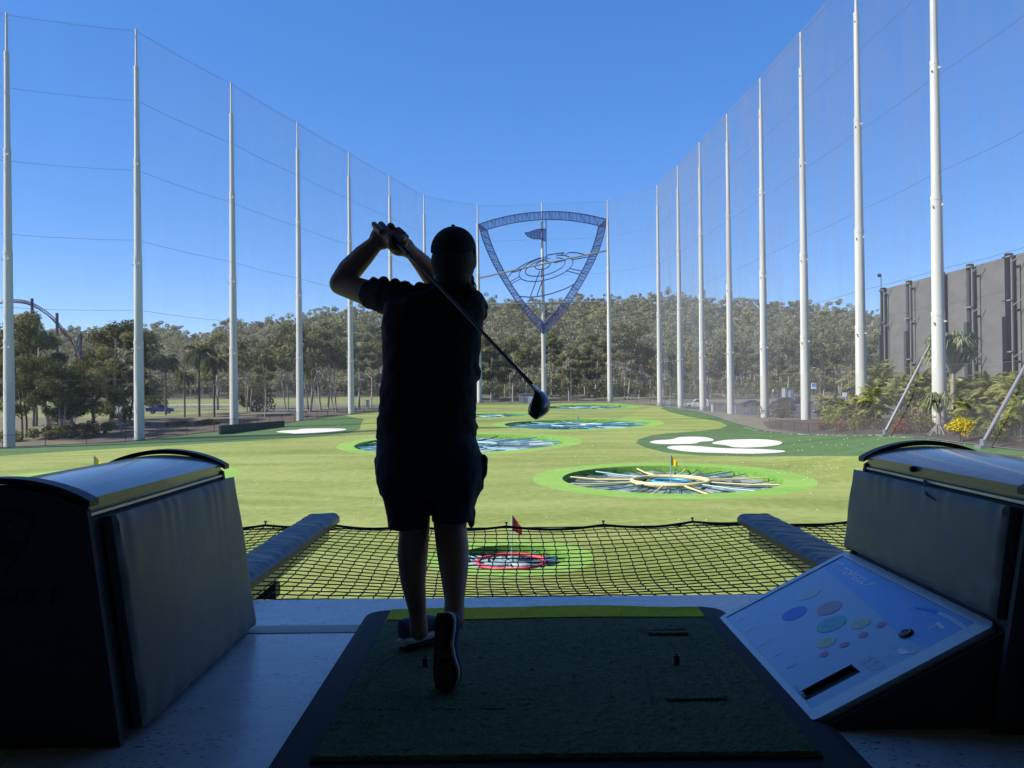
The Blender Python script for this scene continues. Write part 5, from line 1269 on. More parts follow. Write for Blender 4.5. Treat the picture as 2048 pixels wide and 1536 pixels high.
bush('round_bush', 'round spreading bush behind the third left net pole', 'bush', gl(512, 0, 158), 4.6, 5.2, M['gumd'], 2600, .45, (.2, .6), None, 3)
bush('round_bush', 'brown green bush right of the second left net pole', 'bush', gl(308, 0, 165), 3.0, 6.0, M['gumd'], 1800, .45, (.3, .8), None, 5)
for i, (u, Y, r, h, lab) in enumerate(((30, 98, 2.4, 1.6, 'bright green bush at the foot of the left cluster by the first pole'), (100, 100, 2.8, 1.5, 'green bush below the middle of the left tree cluster'), (150, 104, 3.2, 2.1, 'dark green bush between the pale stems of the left cluster'), (205, 108, 3.0, 1.6, 'low green bush right of the pale forked stem'))):
    bush('understorey_bush', lab, 'bush', gl(u, 0, Y), r, h, M['shrub'] if i != 2 else M['gumd'], 1700, .26, (.1, .7), 'bushes under the left cluster', 20+i)
# palms
def palm(seed, h, nf, fl, m, lw=.035, droop=1.0, tr=.14, crown=.0, bm='barkdark', stems=1):
    rg = np.random.default_rng(seed); q = MB(); T_ = [(0, 0)] if stems == 1 else [(rg.normal(0, .45), rg.normal(0, .45)) for _ in range(stems)]
    V, F, tint = [], [], []
    for (sx, sy) in T_:
        hh_ = h*(1 if stems == 1 else rg.uniform(.35, .75)); tip = Vector((sx*1.7+rg.normal(0, .1), sy*1.7+rg.normal(0, .1), hh_))
        q.tube([(sx, sy, -.2), Vector((sx*1.1, sy*1.1, hh_*.5)), tip], [tr*1.15, tr, tr*.75], 8)
        for k in range(nf if stems == 1 else max(5, nf//stems)):
            a = k*2.4+rg.uniform(-.3, .3); el = rg.uniform(.0, 1.25) if stems == 1 else rg.uniform(.35, 1.3); L_ = fl*rg.uniform(.8, 1.1)
            sp_ = []; p = tip.copy(); d = Vector((math.cos(a)*math.cos(el), math.sin(a)*math.cos(el), math.sin(el))); n = 11; tn = rg.uniform(.1, .75)
            for j in range(n): sp_.append(p.copy()); p = p+d*(L_/n); d = (d+Vector((0, 0, -.16*droop*(1+j*.06)))).normalized()
            q.tube(sp_, [lw*.5*(1-j/n)+.006 for j in range(n)], 4)
            for j in range(1, n):
                t_ = (sp_[j]-sp_[j-1]).normalized(); sd_ = t_.cross(Vector((0, 0, 1)));  sd_ = sd_.normalized() if sd_.length > .01 else Vector((1, 0, 0))
                for sg in (-1, 1):
                    for m_ in range(2):
                        b_ = sp_[j-1].lerp(sp_[j], m_*.5); ll = L_*.26*math.sin(math.pi*(j/n*.8+.16))*rg.uniform(.8, 1.15)
                        e = b_+(sd_*sg*.8+t_*.55+Vector((0, 0, -.25-.35*droop*rg.random())))*ll; wv = t_*lw*1.2
                        o = len(V); V += [tuple(b_-wv), tuple(b_+wv), tuple(e)]; F.append((o, o+1, o+2)); tint.append(tn+rg.normal(0, .1))
    me = bpy.data.meshes.new('fronds'); me.from_pydata(V, [], F); me.materials.append(m)
    at = me.attributes.new('tint', 'FLOAT', 'FACE'); at.data.foreach_set('value', np.clip(tint, 0, 1).astype(np.float32)); me.update()
    return mesh('trunk', q, M[bm]), me
PALM = [palm(3, 10, 26, 4.2, M['palmleaf'], .09, 1.5, .17), palm(4, 9, 24, 3.8, M['palmleaf'], .09, 1.6, .17)]
def putpalm(label, me, loc, s, rot, group, nm='palm_tree', cat='palm tree'):
    t = thing(nm, label, cat, loc, group); t.rotation_euler = (0, 0, rot); t.scale = (s,)*3; link('trunk', me[0], t); link('fronds', me[1], t); return t
for i, (u, vc, Y, lab) in enumerate(((331, 722, 146, 'palm tree right of the parked blue ute'), (369, 752, 140, 'shortest dark palm between the ute palm and the tallest palm'), (398, 708, 141, 'tallest palm of the row beyond the left net'), (428, 726, 139, 'palm tree just left of the third left net pole'), (300, 705, 172, 'dark palm top right of the second left net pole'))):
    g = gl(u, 0, Y); h = CAMZ+(778-.0113*(u-1024)-vc)*Y/FPX-g.z; putpalm(lab, PALM[i % 2], g, h/(10, 9)[i % 2], i*1.3, 'palms beyond the left net')
# garden beside the right net
CANE = [palm(7, 4.4, 66, 2.3, M['cane'], .055, .9, .05, 0, 'barkdark', 8), palm(8, 4.8, 70, 2.4, M['cane'], .055, .8, .05, 0, 'barkdark', 8)]
cl = [('gold green cane palm right of the second nearest right pole', 1752, 72, 4.9), ('cane palm just left of the foot of the first leaning prop', 1728, 75, 3.4), ('cane palm behind the foot of the first leaning prop', 1803, 73, 5.3), ('cane palm between the leaning prop and the nearest right pole', 1838, 74, 5.9), ('low cane palm just left of the nearest right pole', 1846, 71, 4.0),
      ('cane palm just right of the pandanus trunk', 1950, 66, 5.0), ('cane palm in front of the grey wall between pandanus and second prop', 1982, 62, 5.2), ('low cane palm left of the second prop foot', 1948, 57, 3.2), ('cane palm behind the second leaning prop', 2020, 60, 5.2), ('low cane palm right of the second prop', 2032, 53, 3.4), ('cane palm at the right picture edge', 2062, 57, 5.2),
      ('small cane palm in front of the dark car behind the poles', 1662, 88, 3.4), ('tall cane palm at the foot of the left end of the grey wall', 1748, 84, 7.6), ('low cane palm touching the second nearest right pole', 1700, 76.5, 2.9), ('cane palm behind the pandanus trunk', 1915, 70, 4.6)]
for i, (lb, u, Y, h) in enumerate(cl): putpalm(lb, CANE[i % 2], gl(u, 0, Y), h/5.2, i*1.1, 'cane palms in the right garden', 'cane_palm', 'palm')
def pandanus(seed, h, heads, m, ll=1.1):
    rg = np.random.default_rng(seed); q = MB(); V, F, ti = [], [], []
    base = Vector((0, 0, 0)); fork = Vector((.05, 0, h*.55)); q.tube([(0, 0, -.1), (.03, 0, h*.3), fork], [.16, .14, .13], 8)
    for k in range(5): a = k*1.256; q.tube([(.7*math.cos(a), .7*math.sin(a), -.1), (.08*math.cos(a), .08*math.sin(a), h*.25)], [.035, .03], 5)
    for k in range(heads):
        a = k*2.4; e = fork+Vector((h*.17*math.cos(a)*(k > 0), h*.17*math.sin(a)*(k > 0), h*(.14+.24*rg.random()))); q.tube([fork, e], [.11, .08], 6); tn = rg.uniform(.2, .7)
        for j in range(64):
            b_ = rg.uniform(0, 6.28); el = rg.uniform(-.25, 1.4); d = Vector((math.cos(b_)*math.cos(el), math.sin(b_)*math.cos(el), math.sin(el))); L_ = ll*rg.uniform(.8, 1.2)
            sd_ = d.cross(Vector((0, 0, 1))).normalized()*.035; m1 = e+d*L_*.55; m2 = m1+(d*.5+Vector((0, 0, -.75))).normalized()*L_*.5
            o = len(V); V += [tuple(p) for p in (e-sd_, e+sd_, m1+sd_, m1-sd_, m2)]; F += [(o, o+1, o+2, o+3), (o+3, o+2, o+4)]; c = tn+rg.normal(0, .12); ti += [c, c]
    me = bpy.data.meshes.new('leaf_heads'); me.from_pydata(V, [], F); me.materials.append(m); at = me.attributes.new('tint', 'FLOAT', 'FACE'); at.data.foreach_set('value', np.clip(ti, 0, 1).astype(np.float32)); me.update()
    return mesh('trunk', q, M['bark']), me
PD = pandanus(5, 5.6, 15, M['pandan'], .95)
t = putpalm('tall grey green pandanus with strappy leaf heads in front of the grey wall', PD, gl(1905, 0, 64.5), 1.42, .4, None, 'pandanus_tree', 'pandanus')
PD2 = pandanus(6, 2.2, 4, M['pandan'], .95)
putpalm('low pandanus at the foot of the nearest right pole', PD2, gl(1876, 0, 61), 1.35, .9, None, 'pandanus_tree', 'pandanus')
ci = 0
COLS = [('red leaved croton shrub', 'croton'), ('green shrub with pale leaf tips', 'shrub'), ('dry brownish shrub', 'shrubdry')]
lab_at = ['left of the first prop foot', 'right of the first prop foot', 'below the nearest right pole', 'under the pandanus', 'left of the yellow shrub', 'right of the yellow shrub', 'left of the second prop foot', 'at the right picture edge']
def spot(u):
    for lim, k in ((1765, 0), (1815, 1), (1860, 2), (1893, 3), (1915, 4), (1945, 5), (1985, 6), (9999, 7)):
        if u < lim: return k
cnt = {}
rg = np.random.default_rng(77)
us = np.sort(np.concatenate([rg.uniform(1640, 2080, 46)]))
for i, u in enumerate(us):
    depth = rg.uniform(0, 1); edge_y = np.interp(u, [1600, 1640, 1766, 1840, 1955, 2048, 2100], [80, 76.5, 66, 60.3, 52.5, 47.5, 45]); Y = edge_y+1.6+depth*7
    if abs(u-1918) < 17 and depth < .5: continue
    k = int(rg.choice([0, 0, 1, 1, 2])); p = spot(u); cnt[(k, p)] = cnt.get((k, p), 0)+1; n_ = cnt[(k, p)]
    g = gl(u, 0, Y); hgt = rg.uniform(.7, 1.5)+.5*depth
    bush('garden_shrub', '%s %s%s' % (COLS[k][0], lab_at[p], '' if n_ == 1 else ', %s from left' % ORD[n_-1]), 'shrub', g, rg.uniform(.6, 1.05), hgt, M[COLS[k][1]], 420, .17, (.1, .9), 'shrubs in the right garden', 100+i)
bush('yellow_shrub', 'bright yellow leaved shrub between the two leaning props', 'shrub', gl(1918, 0, 55.0), .95, 1.75, M['yellow'], 1500, .15, (.2, .9), None, 9)
for i, (u, Y, lab) in enumerate(((1655, 90, 'yellow green shrub cluster at the foot of the third nearest right pole'), (1660, 79, 'pale green shrub low in front of the garden\'s left end'), (1560, 100, 'dry shrub on the bank beneath the dark parked car'), (1530, 104, 'dry grass clump on the bank by the fence'))):
    bush('bank_shrub', lab, 'shrub', gl(u, 0, Y), 1.5, 1.5, M['shrub'] if i < 2 else M['shrubdry'], 900, .22, (.2, .9), 'shrubs on the bank by the right net', 200+i)

# ------------------------------------------------------------------ grey wall of the neighbouring building
M['wall'] = mat('grey_cladding', (.138, .140, .140), .85, noise=(.35, .22, (1, 1, 2.2)), bump=(8, .2, .02)); M['wallpost'] = mat('dark_shaded_post', (.045, .046, .05), .7); M['wallrail'] = mat('grey_rail', (.19, .19, .19), .6)  # wallpost: shade of the posts' unlit sides put into the colour
WX = 52.0; t = thing('grey_wall', 'tall grey panelled wall with stepped posts coloured dark for shade at the right', 'wall', (WX, 84, -3)); L = at0(t)
ys = [107.4, 100.4, 93.2, 87.0, 80.2, 73.4, 66.6, 59.8]
for i in range(len(ys)-1):
    q = MB(); q.box(L((WX+(.0 if i < 2 else .35), ys[i+1]+.004, -3.6)), L((WX+1.0, ys[i]-.004 if i else ys[i], 14.45))); obj('wall_panel', q, M['wall'], t, False)
for i, y in enumerate(ys):
    q = MB(); wd = .5 if i != 2 else 1.3  # third block: a shaded wall recess, put in as a wide dark post
    q.box(L((WX-.60, y-wd/2, 8.0)), L((WX-.004, y+wd/2, 14.6))); q.box(L((WX-.92, y-wd/2-.05, -3.6)), L((WX-.006, y+wd/2+.05, 8.05))); po = obj('shaded_wall_post', q, M['wallpost'], t, False)
    if i == 2: continue
    q = MB(); q.box(L((WX-.75, y-1.1, -3.6)), L((WX-.6, y-.95, 14.2)))
    for z in (14.1, 9.6, 4.3): q.box(L((WX-.9, y-1.15, z)), L((WX-.75, y+.2, z+.14))); q.tube([L((WX-.7, y-1.0, z-.6)), L((WX-.1, y-1.9, z+.15))], .06, 5)
    obj('bracket_rail', q, M['wallrail'], po, False)
q = MB(); q.tube([L((WX-.6, 107.3, 14.7)), L((WX-.6, 107.3, 16.3))], .05, 6); q.tube([L((WX-.6, 107.3, 16.2)), L((WX-1.0, 106.9, 16.3))], .05, 6); q.ell(L((WX-1.0, 106.9, 16.25)), (.28, .28, .25), None, 12, 8); obj('camera_mast', q, M['wallpost'], t)
q = MB(); q.box(L((WX-2.0, 107.0, 9.35)), L((WX-1.2, 107.25, 9.7))); q.tube([L((WX-1.3, 107.1, 9.5)), L((WX-.7, 107.1, 9.5))], .05, 5); obj('security_camera', q, M['white'], t)
# ------------------------------------------------------------------ vehicles
def paint(nm, c): M[nm] = mat(nm, c, .3, spec=.5, coat=.4); return M[nm]
CP = {'white': paint('car_white', (.70, .70, .70)), 'dark': paint('car_dark', (.03, .032, .04)), 'maroon': paint('car_maroon', (.10, .03, .025)), 'blue': paint('car_blue', (.02, .06, .30)), 'grey': paint('car_grey', (.20, .21, .22))}
M['lamp_red'] = mat('tail_light', (.35, .01, .01), .3); M['lamp_clear'] = mat('headlight', (.7, .7, .68), .2)
def car(label, loc, rot, kind, col):
    t = thing('parked_car' if kind != 'ute' else 'parked_ute', label, 'car' if kind != 'ute' else 'ute', loc, 'parked vehicles'); t.rotation_euler = (0, 0, rot); m = CP[col]; w2 = .90
    body = {'suv': [(-2.25,.35),(-2.3,.95),(-2.2,1.05),(1.0,1.08),(2.15,.95),(2.3,.75),(2.3,.35)], 'sedan': [(-2.3,.35),(-2.35,.85),(-2.2,.98),(1.0,.95),(2.1,.85),(2.3,.65),(2.3,.32)], 'ute': [(-2.6,.45),(-2.6,1.12),(-.45,1.14),(1.2,1.10),(2.2,1.0),(2.4,.8),(2.4,.45)]}[kind]
    cab = {'suv': [(-2.2,1.06),(-2.0,1.72),(-1.6,1.80),(.25,1.78),(1.05,1.08)], 'sedan': [(-1.75,.97),(-1.0,1.42),(.1,1.44),(1.05,.95)], 'ute': [(-.5,1.14),(-.45,1.74),(-.3,1.78),(.55,1.76),(1.25,1.10)]}[kind]
    q = MB(); q.loft([[Vector((x, s*w2*k, z if k == 1 else z*.99)) for x, z in body] for s, k in ((-1, .96), (-1, 1), (1, 1), (1, .96))] if 0 else [[Vector((x, y, .5+(z-.5)*sc)) for x, z in body] for y, sc in ((-w2, .90), (-w2*.97, 1), (w2*.97, 1), (w2, .90))])
    obj('body', q, m, t)
    q = MB(); top = max(z for x, z in cab)
    def cr(y, f): return [Vector((x*(1-.02*f), y*(1-.16*(z-cab[0][1])/(top-cab[0][1])), z)) for x, z in cab]
    q.loft([cr(-w2*.96, 0), cr(w2*.96, 0)]); cb = obj('cabin', q, m, t)
    for s in (-1, 1):
        q = MB(); c_ = Vector((sum(x for x, z in cab)/len(cab), 0, sum(z for x, z in cab)/len(cab))); W = []
        for x, z in cab: p = Vector((x, 0, z)); p = c_+(p-c_)*.80; y = s*w2*.965*(1-.16*(p.z-cab[0][1])/(top-cab[0][1])); W.append(Vector((p.x, y+s*.006, p.z)))
        q.prism(W, (0, s*.004, 0)); obj('side_window', q, M['glass'], t, False)
    a, b_ = cab[-1], cab[-2]; q = MB(); q.prism([Vector((a[0]+.01-.06, y*.86*w2, a[1]+.06)) for y in (-1, 1)]+[Vector((b_[0]+.03, y*.74*w2, b_[1]-.07)) for y in (1, -1)], (.02, 0, .02)); obj('windscreen', q, M['glass'], t, False)
    if kind != 'ute':
        a, b_ = cab[0], cab[1]; q = MB(); q.prism([Vector((a[0]-.005+.04, y*.86*w2, a[1]+.08)) for y in (-1, 1)]+[Vector((b_[0]-.01, y*.76*w2, b_[1]-.06)) for y in (1, -1)], (-.02, 0, .01)); obj('rear_window', q, M['glass'], t, False)
    else:
        q = MB(); q.box((-2.45, -w2*.85, .9), (-.6, w2*.85, 1.145)); obj('tray', q, M['black'], t, False)
    for x in (-1.4, 1.42):
        for s in (-1, 1):
            q = MB(); q.lathe([(.20, -.10), (.33, -.11), (.35, -.07), (.35, .07), (.33, .11), (.20, .10)], n=18); q.v = [(vx+x, vz+s*(w2-.07), vy+.35) for vx, vy, vz in q.v]; wh = obj('wheel', q, M['tyre'], t)
            q = MB(); q.lathe([(.02, .105), (.2, .10), (.21, .112), (.05, .118)], n=14); q.v = [(vx+x, s*vz+s*(w2-.07), vy+.35) for vx, vy, vz in q.v]; obj('rim', q, M['steel'], wh)
    for s in (-1, 1):
        q = MB(); q.box((body[-2][0]-.12, s*.62-.16, body[-2][1]-.08), (body[-2][0]+.015, s*.62+.16, body[-2][1]+.06)); obj('headlight', q, M['lamp_clear'], t, False)
        q = MB(); q.box((body[1][0]-.015, s*.70-.10, .72), (body[1][0]+.1, s*.70+.10, .92)); obj('tail_light', q, M['lamp_red'], t, False)
    return t
for lab, u, Y, rot, kind, col in (('white four wheel drive seen between two right net poles', 1392, 150, 3.0, 'suv', 'white'), ('dark sedan half hidden by a right net pole', 1506, 152, .1, 'sedan', 'dark'), ('dark maroon wagon left of the ute in the car park', 1562, 158, 3.1, 'suv', 'maroon'),
        ('dark tray ute at the right end of the parked row', 1597, 158, .0, 'ute', 'dark'), ('dark low car nearest on the bank below the lamp post', 1556, 116, 3.3, 'sedan', 'dark'), ('dark car in shade right of the second nearest pole', 1665, 105, 3.0, 'sedan', 'dark'), ('white car far back below the white sign', 1672, 196, .1, 'sedan', 'white'), ('blue ute parked left of the palms', 321, 152, .3, 'ute', 'blue')):
    g = gl(u, 0, Y); car(lab, g+Vector((0, 0, .03)), rot, kind, col)
# ------------------------------------------------------------------ signs, lamps, posts, shelters
def sign(label, u, v0, v1, Y, wpx, m, post=True):
    g = gl(u, 0, Y); a, b_ = A(u, v0, Y), A(u, v1, Y); w2 = wpx*Y/FPX/2; t = thing('sign_board', label, 'sign', g, 'signs beyond the right net')
    q = MB(); q.box((-w2, -.06, b_.z-g.z), (w2, .06, a.z-g.z)); obj('board', q, m, t, False)
    for s in (-.7, .7): q = MB(); q.box((s*w2-.06, .062, -.1), (s*w2+.06, .18, a.z-g.z-.1)); obj('post', q, M['steel'], t, False)
    return t
M['signblue'] = mat('blue_sign', (.12, .30, .55), .5); M['signgrey'] = mat('grey_sheet', (.24, .26, .29), .6, noise=(1, .15)); M['signback'] = mat('sign_back', (.45, .52, .58), .5)
s_ = sign('blue and white billboard low above the far road', 1627.5, 766, 778, 200, 10, M['white']); q = MB(); g = gl(1627.5, 0, 200); a, b_ = A(1627.5, 766, 200), A(1627.5, 773, 200); q.box((-.6, -.09, b_.z-g.z), (.6, -.063, a.z-g.z-.1)); obj('blue_panel', q, M['signblue'], s_, False)
sign('small white sign above the far white car', 1690, 785, 793, 190, 10, M['white'])
sign('tiny white road sign left of the grey hut', 1546, 779, 783, 195, 3, M['white'])
def hut(label, u, v0, Y, wpx, dep, m, name='grey_hut'):
    g = gl(u, 0, Y); a = A(u, v0, Y); w2 = wpx*Y/FPX/2; h = a.z-g.z; t = thing(name, label, 'hut', g)
    q = MB(); q.box((-w2, -dep/2, -.1), (w2, dep/2, h-.12)); obj('wall', q, m, t, False); q = MB(); q.box((-w2-.12, -dep/2-.12, h-.118), (w2+.12, dep/2+.12, h)); obj('roof', q, M['steel'], t, False)
    q = MB(); q.box((-w2*.25, -dep/2-.03, 0), (w2*.2, -dep/2-.002, h*.72)); obj('door', q, M['signback'], t, False)
    for s in (-.62, .62): q = MB(); q.box((s*w2-.05, -dep/2-.05, -.1), (s*w2+.05, -dep/2-.002, h-.14)); obj('frame_post', q, M['steel'], t, False)
hut('grey sheet metal hut beyond the parked cars', 1575.5, 775, 196, 18, 2.5, M['signgrey'])
hut('grey mesh sided enclosure behind the driver head', 1062, 787, 181, 48, 2.5, M['signgrey'], 'mesh_enclosure')
hut('small white roadside cabinet right of the fifth left net pole', 735, 800, 172, 5, .8, M['white'], 'roadside_cabinet')
t = thing('fence_screen', 'pale slatted screen beside the second left net pole', 'screen', gl(250, 0, 150)); q = MB()
for k in range(10): q.box((-1.9+k*.4, -.03, 0), (-1.58+k*.4, .03, 2.3)); 
obj('slats', q, M['signback'], t, False); q = MB(); q.box((-1.9, .032, .4), (2.0, .09, .5)); q.box((-1.9, .032, 1.8), (2.0, .09, 1.9)); obj('rail', q, M['steel'], t, False)
def lamp_post(label, u, v0, Y, arm, m, r=.07):
    g = gl(u, 0, Y); h = A(u, v0, Y).z-g.z; t = thing('street_lamp', label, 'street lamp', g, 'lamp posts beyond the nets')
    q = MB(); n = 8; pts = [(0, 0, -.2), (0, 0, h*.5), (0, 0, h-.5)]
    if arm: pts += [(arm*.25*abs(1), 0, h-.12), (arm, 0, h)]
    else: pts += [(0, 0, h)]
    q.tube(pts, [r*1.4, r*1.1, r, r*.8, r*.7][:len(pts)], 8); obj('post', q, m, t)
    q = MB()
    if arm: q.box((min(arm, arm*1.5), -.14, h-.08), (max(arm, arm*1.5), .14, h+.05))
    else: q.lathe([(.10, h), (.22, h+.1), (.22, h+.45), (.05, h+.6)], n=10)
    obj('lamp_head', q, M['white'] if m is not M['black'] else M['black'], t)
lamp_post('black lamp post with short arm between the car park poles', 1557, 692, 122, .9, M['black'], .09); lamp_post('curved pale street lamp left of the driver shaft', 1020, 746, 205, .9, M['steel']); lamp_post('pale street lamp right of the middle back pole', 1142, 738, 205, -1.0, M['steel'])
lamp_post('short grey post with lantern head below the far white sign', 1694, 766, 150, 0, M['black'], .06); lamp_post('tall pale street lamp right of the first right net pole', 1340, 758, 200, -1.1, M['steel']); lamp_post('pale street lamp far right beside the billboard', 1640, 735, 205, -1.2, M['steel'])
lamp_post('thin street lamp between the fourth and fifth left net poles', 629, 742, 190, .9, M['steel']); lamp_post('dark bare post right of the fifth left net pole', 719, 762, 168, 0, M['wallpost'], .08)
for i, (u, Y, lab) in enumerate(((1424, 128, 'short white marker post left of the fourth right net pole'), (1468, 120, 'leaning white marker post right of the fourth right net pole'), (1540, 112, 'broad white marker post right of the fifth right net pole'), (1331, 158, 'thin white marker post by the first right net pole'), (1170, 174, 'small white marker post behind the farthest target'))):
    g = gl(u, 0, Y); t = thing('marker_post', lab, 'marker post', g, 'white marker posts'); q = MB(); w2 = .16 if i != 2 else .38; q.box((-w2, -.06, -.05), (w2, .06, 1.15 if i < 3 else .8)); q.box((-w2-.03, -.08, 1.152 if i < 3 else .802), (w2+.03, .08, 1.2 if i < 3 else .85)); obj('post', q, M['white'], t, False)
# guard rail and fences
M['wire'] = netmat('chain_wire', (.05, .052, .055), .09, .1)
def fence(label, path, h, step, gp_='wire fences round the field'):
    t = thing('wire_fence', label, 'fence', (path[0][0], path[0][1], zt(*path[0])), gp_); L = at0(t); pts = []
    for (a, b_) in zip(path[:-1], path[1:]):
        n = max(1, int(math.dist(a, b_)/step)); pts += [(a[0]+(b_[0]-a[0])*k/n, a[1]+(b_[1]-a[1])*k/n) for k in range(n)]
    pts.append(path[-1]); g = [Vector((x, y, zt(x, y))) for x, y in pts]
    for p in g: q = MB(); q.tube([L(p+Vector((0, 0, -.2))), L(p+Vector((0, 0, h)))], .035, 6); obj('post', q, M['black'], t)
    q = MB(); q.v = [tuple(L(p+Vector((0, 0, z)))) for p in g for z in (.05, h-.03)]; q.f = [(2*k, 2*k+2, 2*k+3, 2*k+1) for k in range(len(g)-1)]; obj('wire_mesh', q, M['wire'], t)
    q = MB(); q.tube([L(p+Vector((0, 0, h-.02))) for p in g], .022, 5); obj('top_wire', q, M['black'], t)
fence('dark wire fence along the left edge of the field', [(-60, 80), (-53.5, 81.2), (-43, 86), (-37.6, 97.5), (-33.8, 113.5), (-29.5, 130.5), (-24.8, 146)], 1.35, 3.2)
fence('dark wire fence behind the back net poles', [(-18, 165), (-8, 174.2), (7, 173.2), (22, 171.5), (31.5, 160)], 1.5, 3.4)
fence('black rail fence along the car park behind the right poles', [(32.5, 158), (33, 143.5), (34.0, 130), (34.8, 116), (35.5, 104), (36, 96)], 1.5, 2.6)
fence('low dark fence at the foot of the right garden', [(29.2, 88), (30.4, 79.5), (31.2, 74.5), (32.2, 69), (32.4, 59), (32.4, 47)], 1.0, 2.6)
t = thing('guard_rail', 'pale road guard rail right of the blue ute', 'guard rail', gl(395, 0, 198)); L = at0(t)
for k in range(13): x = -14+k*2.2; q = MB(); g = Vector((t.location.x+x, 198, zt(t.location.x+x, 198))); q.box(L(g+Vector((-.06, 0, -.1))), L(g+Vector((.06, .08, .8)))); obj('post', q, M['white'], t, False)
q = MB(); q.tube([L(Vector((t.location.x-14+k*2.2, 197.9, zt(t.location.x-14+k*2.2, 198)+.7))) for k in range(13)], .12, 6, flat=.4); obj('rail', q, M['white'], t)
for i, (u, Y) in enumerate(((352, 122), (412, 124))):
    tag(link('soil_heap', leafmesh('soil_heap', clumps(np.array([(0, 0, .2), (1.2, .3, .1), (-1.1, .2, .1), (.3, .8, .3)]), np.array([1.0, .8, .8, .9]), 420, np.random.default_rng(i), .6)[0], .42, M['gumd'], np.full(1700, .2) if 0 else rng.uniform(0, .4, len(clumps(np.array([(0, 0, .2), (1.2, .3, .1), (-1.1, .2, .1), (.3, .8, .3)]), np.array([1.0, .8, .8, .9]), 420, np.random.default_rng(i), .6)[0])), .1, .7), None, gl(u, 0, Y)), ('dark brush heap below the shortest palm', 'dark brush heap between the two right palms')[i], 'heap', 'brush heaps on the bank')
# ------------------------------------------------------------------ roller coaster
M['trackred'] = mat('maroon_track', (.16, .012, .05), .45); M['trackblue'] = mat('dark_blue_steel', (.035, .05, .10), .5)
RY = 185.; t = thing('roller_coaster', 'dark maroon roller coaster track dropping behind the left trees', 'roller coaster', gl(64, 0, RY)); L = at0(t)
pa = [A(u, v, RY+(v-597)*.12) for u, v in ((-20,604),(5,599),(25,598.5),(45,600),(60,604),(75,611),(90,620.5),(105,632),(118,646),(129,660),(139,676),(147,693),(152,708),(155,724))]
path = curve(pa, 4); q = MB(); rr_ = []
for i, p in enumerate(path):
    tg_ = (path[min(i+1, len(path)-1)]-path[max(i-1, 0)]).normalized(); nm = tg_.cross(Vector((0, 1, 0))).normalized(); nm = nm if nm.z < 0 else -nm
    rr_.append((p, p+nm*.78+Vector((0, .5, 0)), p+nm*.5+Vector((.0, -.6, 0))))
for k, (r0, m) in enumerate(((.09, 'trackblue'), (.09, 'trackblue'), (.12, 'trackred'))):
    q = MB(); q.tube([L(a[k]) for a in rr_], r0, 6); obj('rail', q, M[m], t)
q = MB()
for i in range(0, len(rr_)-1): a, b_, c = rr_[i]; q.tube([L(a), L(b_)], .06, 4); q.tube([L(b_), L(rr_[i+1][0])], .05, 4); q.tube([L(a), L(c)], .06, 4); q.tube([L(b_), L(c)], .06, 4)
obj('track_ties', q, M['trackred'], t)
for u, v in ((64, 597), (114, 626), (161, 668)):
    p = A(u, v, RY+3); q = MB(); q.tube([L(p), L(Vector((p.x, p.y, zt(p.x, p.y)-.3)))], .34, 10); obj('support_column', q, M['trackblue'], t)
q = MB(); p = A(158, 669, RY+2); q.tube([L(p), L(A(150, 700, RY+2))], .2, 8); q.tube([L(A(166, 672, RY+3)), L(A(150, 712, RY+3))], .18, 8); obj('brace', q, M['trackblue'], t)
# ------------------------------------------------------------------ things on the ridge
hz = A(395, 686, 500); t = thing('hill_house', 'pale green roofed house among the ridge trees at the left', 'house', hz)
def roof(mb, x0, x1, y0, y1, z0, z1):
    d = (y1-y0)/2; mb.add([(x0, y0, z0), (x1, y0, z0), (x1, y1, z0), (x0, y1, z0), (x0+d, (y0+y1)/2, z1), (x1-d, (y0+y1)/2, z1)], [(0, 1, 5, 4), (1, 2, 5), (2, 3, 4, 5), (3, 0, 4), (3, 2, 1, 0)])
M['hroof'] = mat('pale_green_roof', (.42, .48, .44), .6); M['hwall'] = mat('cream_wall', (.50, .47, .42), .8)
q = MB(); q.box((-4.6, -3, -9), (4.6, 3, 1.3)); q.box((4.62, -2.4, -9), (9, 2.4, .2)); obj('wall', q, M['hwall'], t, False); q = MB(); roof(q, -5.6, 5.6, -4, 4, 1.31, 3.1); roof(q, -2.4, 2.4, -1.6, 1.6, 2.9, 4.0); obj('roof', q, M['hroof'], t, False)
for x in (-3, -.8, 1.6, 3.4): q = MB(); q.box((x-.6, -3.05, -.6), (x+.6, -3.004, .8)); obj('window', q, M['glass'], t, False)
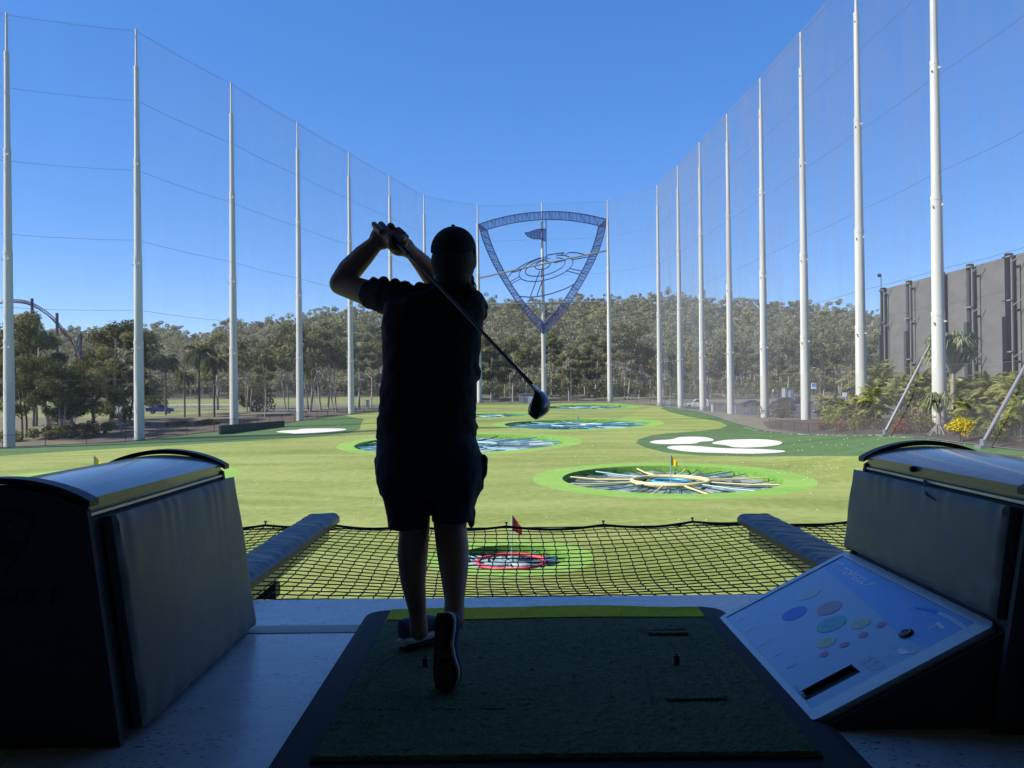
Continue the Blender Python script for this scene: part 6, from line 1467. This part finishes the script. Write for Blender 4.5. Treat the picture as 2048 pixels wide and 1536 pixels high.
for lab, u, v0, v1, ty in (('lattice radio mast with white dish above the ridge, left of the other mast', 1337, 576, 612, 0), ('grey tubular radio mast on the ridge behind the third right net pole', 1408, 583, 614, 1)):
    Y = 520; a, b_ = A(u, v0, Y), A(u, v1, Y); h = a.z-b_.z; t = thing('radio_mast', lab, 'mast', b_, 'radio masts on the ridge')
    q = MB()
    if ty == 0:
        for s in ((-.5, -.5), (.5, -.5), (0, .6)): q.tube([(s[0], s[1], -6), (s[0]*.7, s[1]*.7, h)], .10, 5)
        for k in range(10): z = -4+k*1.6; q.tube([(-.5, -.5, z), (.5, -.5, z+.8)], .06, 4); q.tube([(.5, -.5, z+.8), (0, .6, z+1.6)], .06, 4)
    else: q.tube([(0, 0, -6), (0, 0, h)], [.5, .35], 10)
    obj('mast', q, M['signgrey'], t)
    for k in range(6 if ty else 4): an = k*1.6; q = MB(); z = h-1.2-(2.2 if ty and k > 3 else 0); q.box((.9*math.cos(an)-.22, .9*math.sin(an)-.15, z), (.9*math.cos(an)+.22, .9*math.sin(an)+.15, z+2.2)); q.tube([(0, 0, z+1), (.9*math.cos(an), .9*math.sin(an), z+1)], .07, 4); obj('antenna', q, M['signgrey'], t, False)
    if not ty: q = MB(); q.box((-1.3, -1, 2.2), (1.1, .4, 5.0)); obj('equipment_box', q, M['white'], t, False)
wt = A(1293, 609, 512); t = thing('water_tank', 'white round water tank peeping over the ridge trees', 'tank', wt); q = MB(); q.lathe([(4.6, -8), (4.6, 1.2), (4.2, 2.0), (2.5, 2.9), (.2, 3.2)], n=28); obj('tank_shell', q, M['white'], t); q = MB(); q.lathe([(.4, 3.0), (.4, 3.5)], n=10); obj('hatch', q, M['steel'], t)
for i, (u, v, lab) in enumerate(((1600, 640, 'white house half buried in trees behind the sixth right net pole'),)):
    p = A(u, v, 488); t = thing('ridge_house', lab, 'house', p); q = MB(); q.box((-4, -3, -10), (4, 3, 3.2)); obj('wall', q, M['white'], t, False); q = MB(); roof(q, -4.6, 4.6, -3.6, 3.6, 3.21, 4.8); obj('roof', q, M['signback'], t, False)
    for x in (-2.4, 0, 2.4): q = MB(); q.box((x-.6, -3.05, .8), (x+.6, -3.004, 2.4)); obj('window', q, M['glass'], t, False)

# ------------------------------------------------------------------ air
hm = bpy.data.materials.new('thin_haze'); hm.use_nodes = True; n = hm.node_tree.nodes; n.remove(n['Principled BSDF'])
pv = n.new('ShaderNodeVolumePrincipled'); pv.inputs['Color'].default_value = (.88, .91, .95, 1); pv.inputs['Density'].default_value = .00013; pv.inputs['Anisotropy'].default_value = .2
hm.node_tree.links.new(pv.outputs[0], n['Material Output'].inputs['Volume'])
q = MB(); q.box((-1010, -130, -9), (1010, 1010, 95)); tag(obj('haze', q, hm, smooth=False), kind='stuff')
